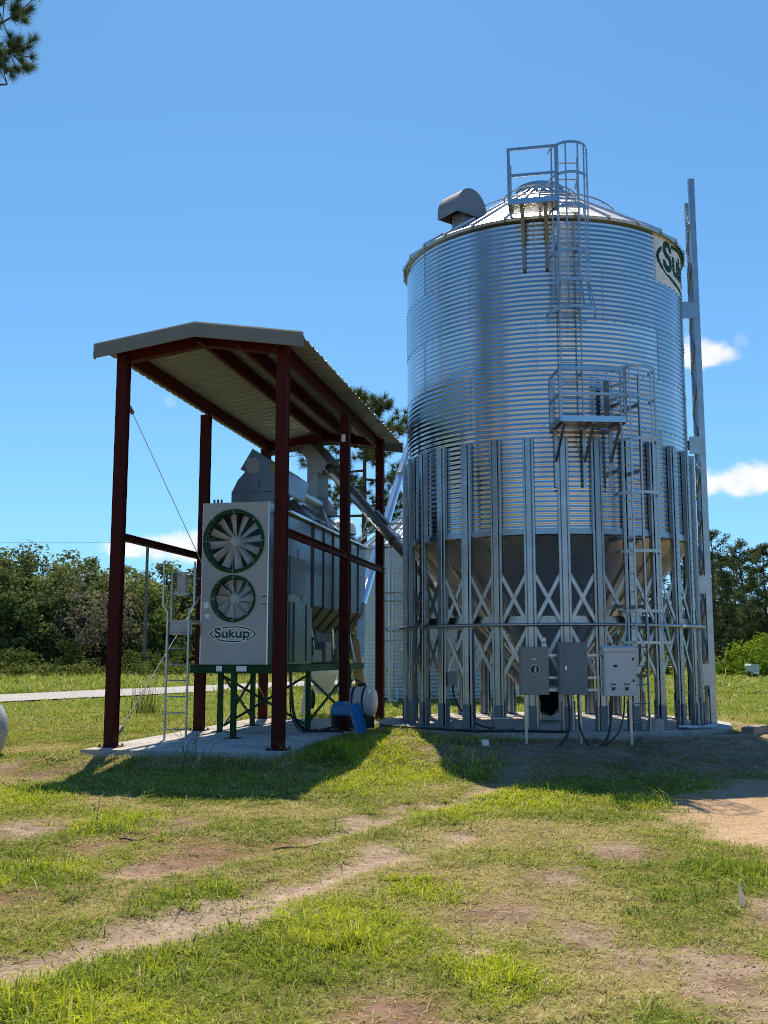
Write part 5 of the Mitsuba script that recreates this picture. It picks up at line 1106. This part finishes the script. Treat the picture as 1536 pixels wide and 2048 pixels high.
# the near pine whose branch ends enter at the top left
npk = thing('pine_tree', 'near pine of which only long needled branch ends show at the top left corner', 'tree'); r = np.random.default_rng(9)
mb = MB(); tx, ty = -9.6, 20.4; mb.tube([(tx, ty, gz(tx, ty) - .1), (tx + .1, ty, 6), (tx - .05, ty, 12), (tx, ty, 17.5)], [.26, .21, .16, .05], 12)
tips = []
for px, py, dy in ((52, 14, 0), (20, 6, .3), (30, 24, -.2), (60, 70, .1), (12, 72, .2), (32, 104, -.2), (58, 108, .1), (40, 116, .3), (8, 118, 0), (26, 128, .2), (10, 140, -.2), (-12, 100, .1), (-14, 40, 0), (-22, 130, .3), (-10, -14, .2), (30, -16, 0), (60, -26, .2), (-30, 70, -.2), (52, 92, 0)):
    tips.append((-7.55 + (px - 40) * .0105, 20.2 + dy, 14.63 - (py - 60) * .0113))
tips = np.array(tips); tips = np.vstack([tips, tips + r.normal(size=tips.shape) * [.12, .25, .07] - [.08, 0, -.05]]); mains = []
for zc_, zo in ((15.1, 14.4), (14.35, 13.9), (13.6, 13.3)):
    pts = curve([(tx, ty, zo), (tx + .9, 20.3, zo + .1), (tx + 1.75, 20.25, zc_ - .15)], 10); mb.tube(pts, np.linspace(.05, .018, len(pts)), 6); mains.append(pts)
allp = np.vstack(mains); D = []
for t in tips:
    j = np.argmin(np.linalg.norm(allp - t, axis=1) + .5 * np.maximum(0, allp[:, 0] - t[0])); o = allp[j]; mid = (o + t) / 2 + [0, 0, -.04]; mb.tube(curve([o, mid, t], 6), .011, 5); D.append(nrm(t - mid + [.05, 0, .12]))
ext = []
for i in range(60): a = r.random() * 6.28; L = 1.2 + 1.2 * r.random(); e = np.array([tx + min(L * math.cos(a), 1.0), ty + L * math.sin(a), 14.2 + 2.8 * r.random()]); ext.append(e); mb.tube([(tx, ty, e[2] - .4), e], [.03, .01], 5)
TP = np.vstack([tips, tips - np.array(D) * .10 + r.normal(size=(len(tips), 3)) * .04, ext]); DD = np.vstack([D, D, [nrm(e - [tx, ty, e[2] - .5]) for e in ext]])
V, F, C = needle_tufts(r, TP, DD, 130, .22, .009, (.06, .10, .05), (.13, .18, .08))
put('trunk', mb, 'bark', npk, smooth=True); put('needles', (V, F), 'leaf', npk, color=C)
for x, y, sc, w_ in ((-13.2, 8.6, 1.25, 'farthest'), (-16.5, 4.0, 1.35, 'middle'), (-12.4, 2.0, 1.1, 'nearest')):
    plant('pine_tree', PV_[1], x, y, sc, f'{w_} of three pines outside the frame at the left, mirrored in the bin', 'pines left of the frame', rot=60 * x)
# bushes, weeds and undergrowth
r = np.random.default_rng(31)
def mass(name, label, pts, rad, per, size, b, t, hts, cat=None, kind='stuff', group=None):
    C = np.array([[x, y, gz(x, y) + h] for (x, y), h in zip(pts, hts)]); V, F, Cc = leaf_cloud(r, C, rad, per, size, b, t)
    if kind: put(name, (V, F), 'leaf', None, color=np.clip(Cc, 0, 1), kind=kind, label=label)
    else: k = thing(name, label, cat, group); scene[k] = ply((V, F), 'leaf', color=np.clip(Cc, 0, 1))
n = 520; t = r.random(n); px_ = -160 + 1800 * t; Yv = np.where(px_ < 830, 66, 74) + r.random(n) * 12; xs = (px_ - 768) / 2080 * Yv
mass('undergrowth', 'dense dark undergrowth along the foot of the woods', list(zip(xs, Yv)), .5 + .8 * r.random(n), 60, .15, (.06, .08, .03), (.10, .125, .042), .2 + 2.3 * r.random(n) ** 1.2)
n = 330; t = r.random(n); px_ = -120 + 1000 * t; Yv = 57 + r.random(n) * 8; xs = (px_ - 768) / 2080 * Yv
mass('weeds', 'tall pale green weeds between the road and the wood', list(zip(xs, Yv)), .25 + .35 * r.random(n), 46, .085, (.09, .12, .03), (.19, .22, .06), .1 + .55 * r.random(n) ** 1.5)
for px, Yd, h, w, lab in ((150, 63, 1.9, 1.1, 'round green bush at the wood\'s edge left of the shelter'), (285, 62, 1.2, .9, 'low pale bush by the road right of the near left post'), (50, 62, 1.4, 1.2, 'wide green bush at the left edge of the wood\'s foot'), (345, 63, 1.3, 1.0, 'small bush at the wood\'s foot behind the access ladder')):
    m = 22; x = at(px, Yd); a = r.random(m) * 6.28; q = w * np.sqrt(r.random(m)); mass('bush', lab, list(zip(x + q * np.cos(a), Yd + q * np.sin(a))), .3 + .35 * r.random(m), 80, .09, (.07, .10, .03), (.16, .19, .05), h * r.random(m), 'bush', None)
m = 70; a = r.random(m) * 6.28; q = 2.6 * np.sqrt(r.random(m)); mass('bush', 'big bright yellow-green bush at the right edge before the dark pines', list(zip(21.6 + q * np.cos(a), 60 + q * np.sin(a))), .35 + .4 * r.random(m), 110, .085, (.12, .20, .02), (.27, .36, .035), np.clip((1 - (q / 2.75) ** 2), 0, 1) * (.3 + 1.9 * r.random(m) ** .6), 'bush', None)
m = 26; a = r.random(m) * 6.28; q = 1.1 * np.sqrt(r.random(m)); mass('bush', 'small bright bush seen between the bin legs at the right', list(zip(15.2 + q * np.cos(a), 60 + q * np.sin(a))), .3 + .3 * r.random(m), 80, .085, (.10, .17, .02), (.2, .28, .035), 1.3 * r.random(m), 'bush', None)
k = thing('weed_clump', 'tall feathery weed clump in the grass behind the access ladder', 'weed'); x, y = -6.2, 27.5; V, F, C = [], [], []
for i in range(70):
    a = r.random() * 6.28; L = .35 + .75 * r.random(); bx, by = x + r.normal() * .2, y + r.normal() * .2; b = np.array([bx, by, gz(bx, by)]); e = b + [math.cos(a) * L * .28, math.sin(a) * L * .28, L]; w = np.array([-math.sin(a), math.cos(a), 0]) * .013
    F.append([3 * i, 3 * i + 1, 3 * i + 2]); V += [b - w, b + w, e]; c = np.array([.17, .19, .05]) * (.6 + .8 * r.random()); C += [c, c, c]
scene[k] = ply((np.array(V), np.array(F)), 'leaf', color=np.array(C))
for x, y, n_, lab in ((-1.35, 14.25, 9, 'long grass stems bending out of the shelter\'s shadow'), (-2.9, 15.9, 14, 'tuft of tall grass at the front edge of the shelter slab')):
    k = thing('grass_tuft', lab, 'grass tuft'); mb = MB()
    for i in range(n_):
        a = r.random() * 6.28; L = .3 + .35 * r.random(); b = np.array([x + r.normal() * .12, y + r.normal() * .06, 0]); b[2] = gz(b[0], b[1]) - .01; e = np.array([math.cos(a), math.sin(a), 0])
        mb.tube([b, b + e * L * .2 + [0, 0, L * .6], b + e * L * .55 + [0, 0, L * .85], b + e * L * .9 + [0, 0, L * .75]], [.004, .0035, .003, .001], 4, False)
    m_ = mb.mesh(); scene[k] = ply(m_, 'leaf', color=np.tile([[.2, .21, .07]], (len(m_.vertices), 1)))

# ------------------------------------------------------------------ pole, wires, fence, trailer
up_ = thing('utility_pole', 'thin weathered wooden utility pole before the wood', 'pole'); px, py = -15.9, 69.0
px = at(293, 62.0); py = 62.0; zg = gz(px, py); mb = MB(); mb.tube([(px, py, zg - .2), (px, py, 8.2)], [.12, .085], 10); put('shaft', mb, 'grey_bark', up_, smooth=40)
mb = MB(); mb.lathe([(.0001, .2), (.05, .18), (.055, .02), (.03, 0)], 10, (px, py, 8.2)); put('insulator', mb, 'white_plastic', up_)
wl = thing('power_line', 'thin sagging power line running left from the utility pole', 'wire'); mb = MB(); a = np.array([px, py, 8.4]); b = np.array([px - 34, py - 8, 9.3]); mb.tube([a + (b - a) * t + [0, 0, -1.0 * 4 * t * (1 - t) * .6] for t in np.linspace(0, 1, 20)], .012, 5, False); scene[wl] = ply(mb.mesh(), 'box_grey')
fe = thing('field_fence', 'low fence of thin dark wooden posts at the far right of the field', 'fence'); fy = 61.0; xs = [at(q, fy) for q in np.arange(1412, 1480, 5.5)]
for i, x in enumerate(xs):
    z = gz(x, fy); mb = MB(); mb.tube([(x, fy, z - .1), (x + .02 * math.sin(i * 3), fy, z + 1.0 + .12 * math.sin(i * 5))], .028, 6); put('post', mb, 'grey_bark', fe)
for hz in (.35, .85): mb = MB(); mb.tube([(x, fy, gz(x, fy) + hz) for x in xs], .008, 4); put('wire', mb, 'grey_bark', fe)
tr = thing('utility_trailer', 'small grey box trailer parked in the field before the bright bush', 'trailer'); x, y = at(1497, 57), 57.0; z = gz(x, y)
mb = MB(); mb.box((x - .22, y - .4, z + .30), (x + .22, y + .5, z + .62)); put('box', mb, 'box_light', tr)
mb = MB(); mb.prism(Polygon([(-.26, 0), (.26, 0), (.22, .06), (-.2, .10)]), 1.0, lambda v: np.stack([x + v[:, 0], y - .45 + v[:, 2], z + .62 + v[:, 1]], -1)); put('lid', mb, 'box_light', tr)
for s in (-.2, .2): mb = MB(); mb.lathe([(.0001, -.05), (.10, -.05), (.16, -.04), (.16, .04), (.0001, .05)], 16, (x + s, y, z + .17), (1, 0, 0)); put('wheel', mb, 'black_rubber', tr)
mb = MB(); mb.box((x - .1, y - .42, z + .18), (x + .2, y - .38, z + .30)); put('white_bumper', mb, 'white_paint', tr)
ts = thing('dark_tarp', 'dark tarpaulin covered load beside the grey box trailer at the right edge', 'tarp'); x0 = at(1509, 58); mb = MB(); uu, vv = np.meshgrid(np.linspace(0, 1.9, 16), np.linspace(0, 1.2, 10)); zz = .05 + .55 * np.clip(np.minimum(np.minimum(uu, 1.9 - uu) * 6, np.minimum(vv, 1.2 - vv) * 6), 0, 1) + .08 * meshkit.fbm(np.stack([uu * 2, vv * 2, 0 * uu], -1), 3, 2)
I = np.arange(uu.size).reshape(uu.shape); q = np.stack([I[:-1, :-1], I[:-1, 1:], I[1:, 1:], I[1:, :-1]], -1).reshape(-1, 4); scene[ts] = ply((np.stack([x0 + uu, 58 + vv, gz(x0, 58) - .1 + zz], -1).reshape(-1, 3), q), 'black_cloth', smooth=True)
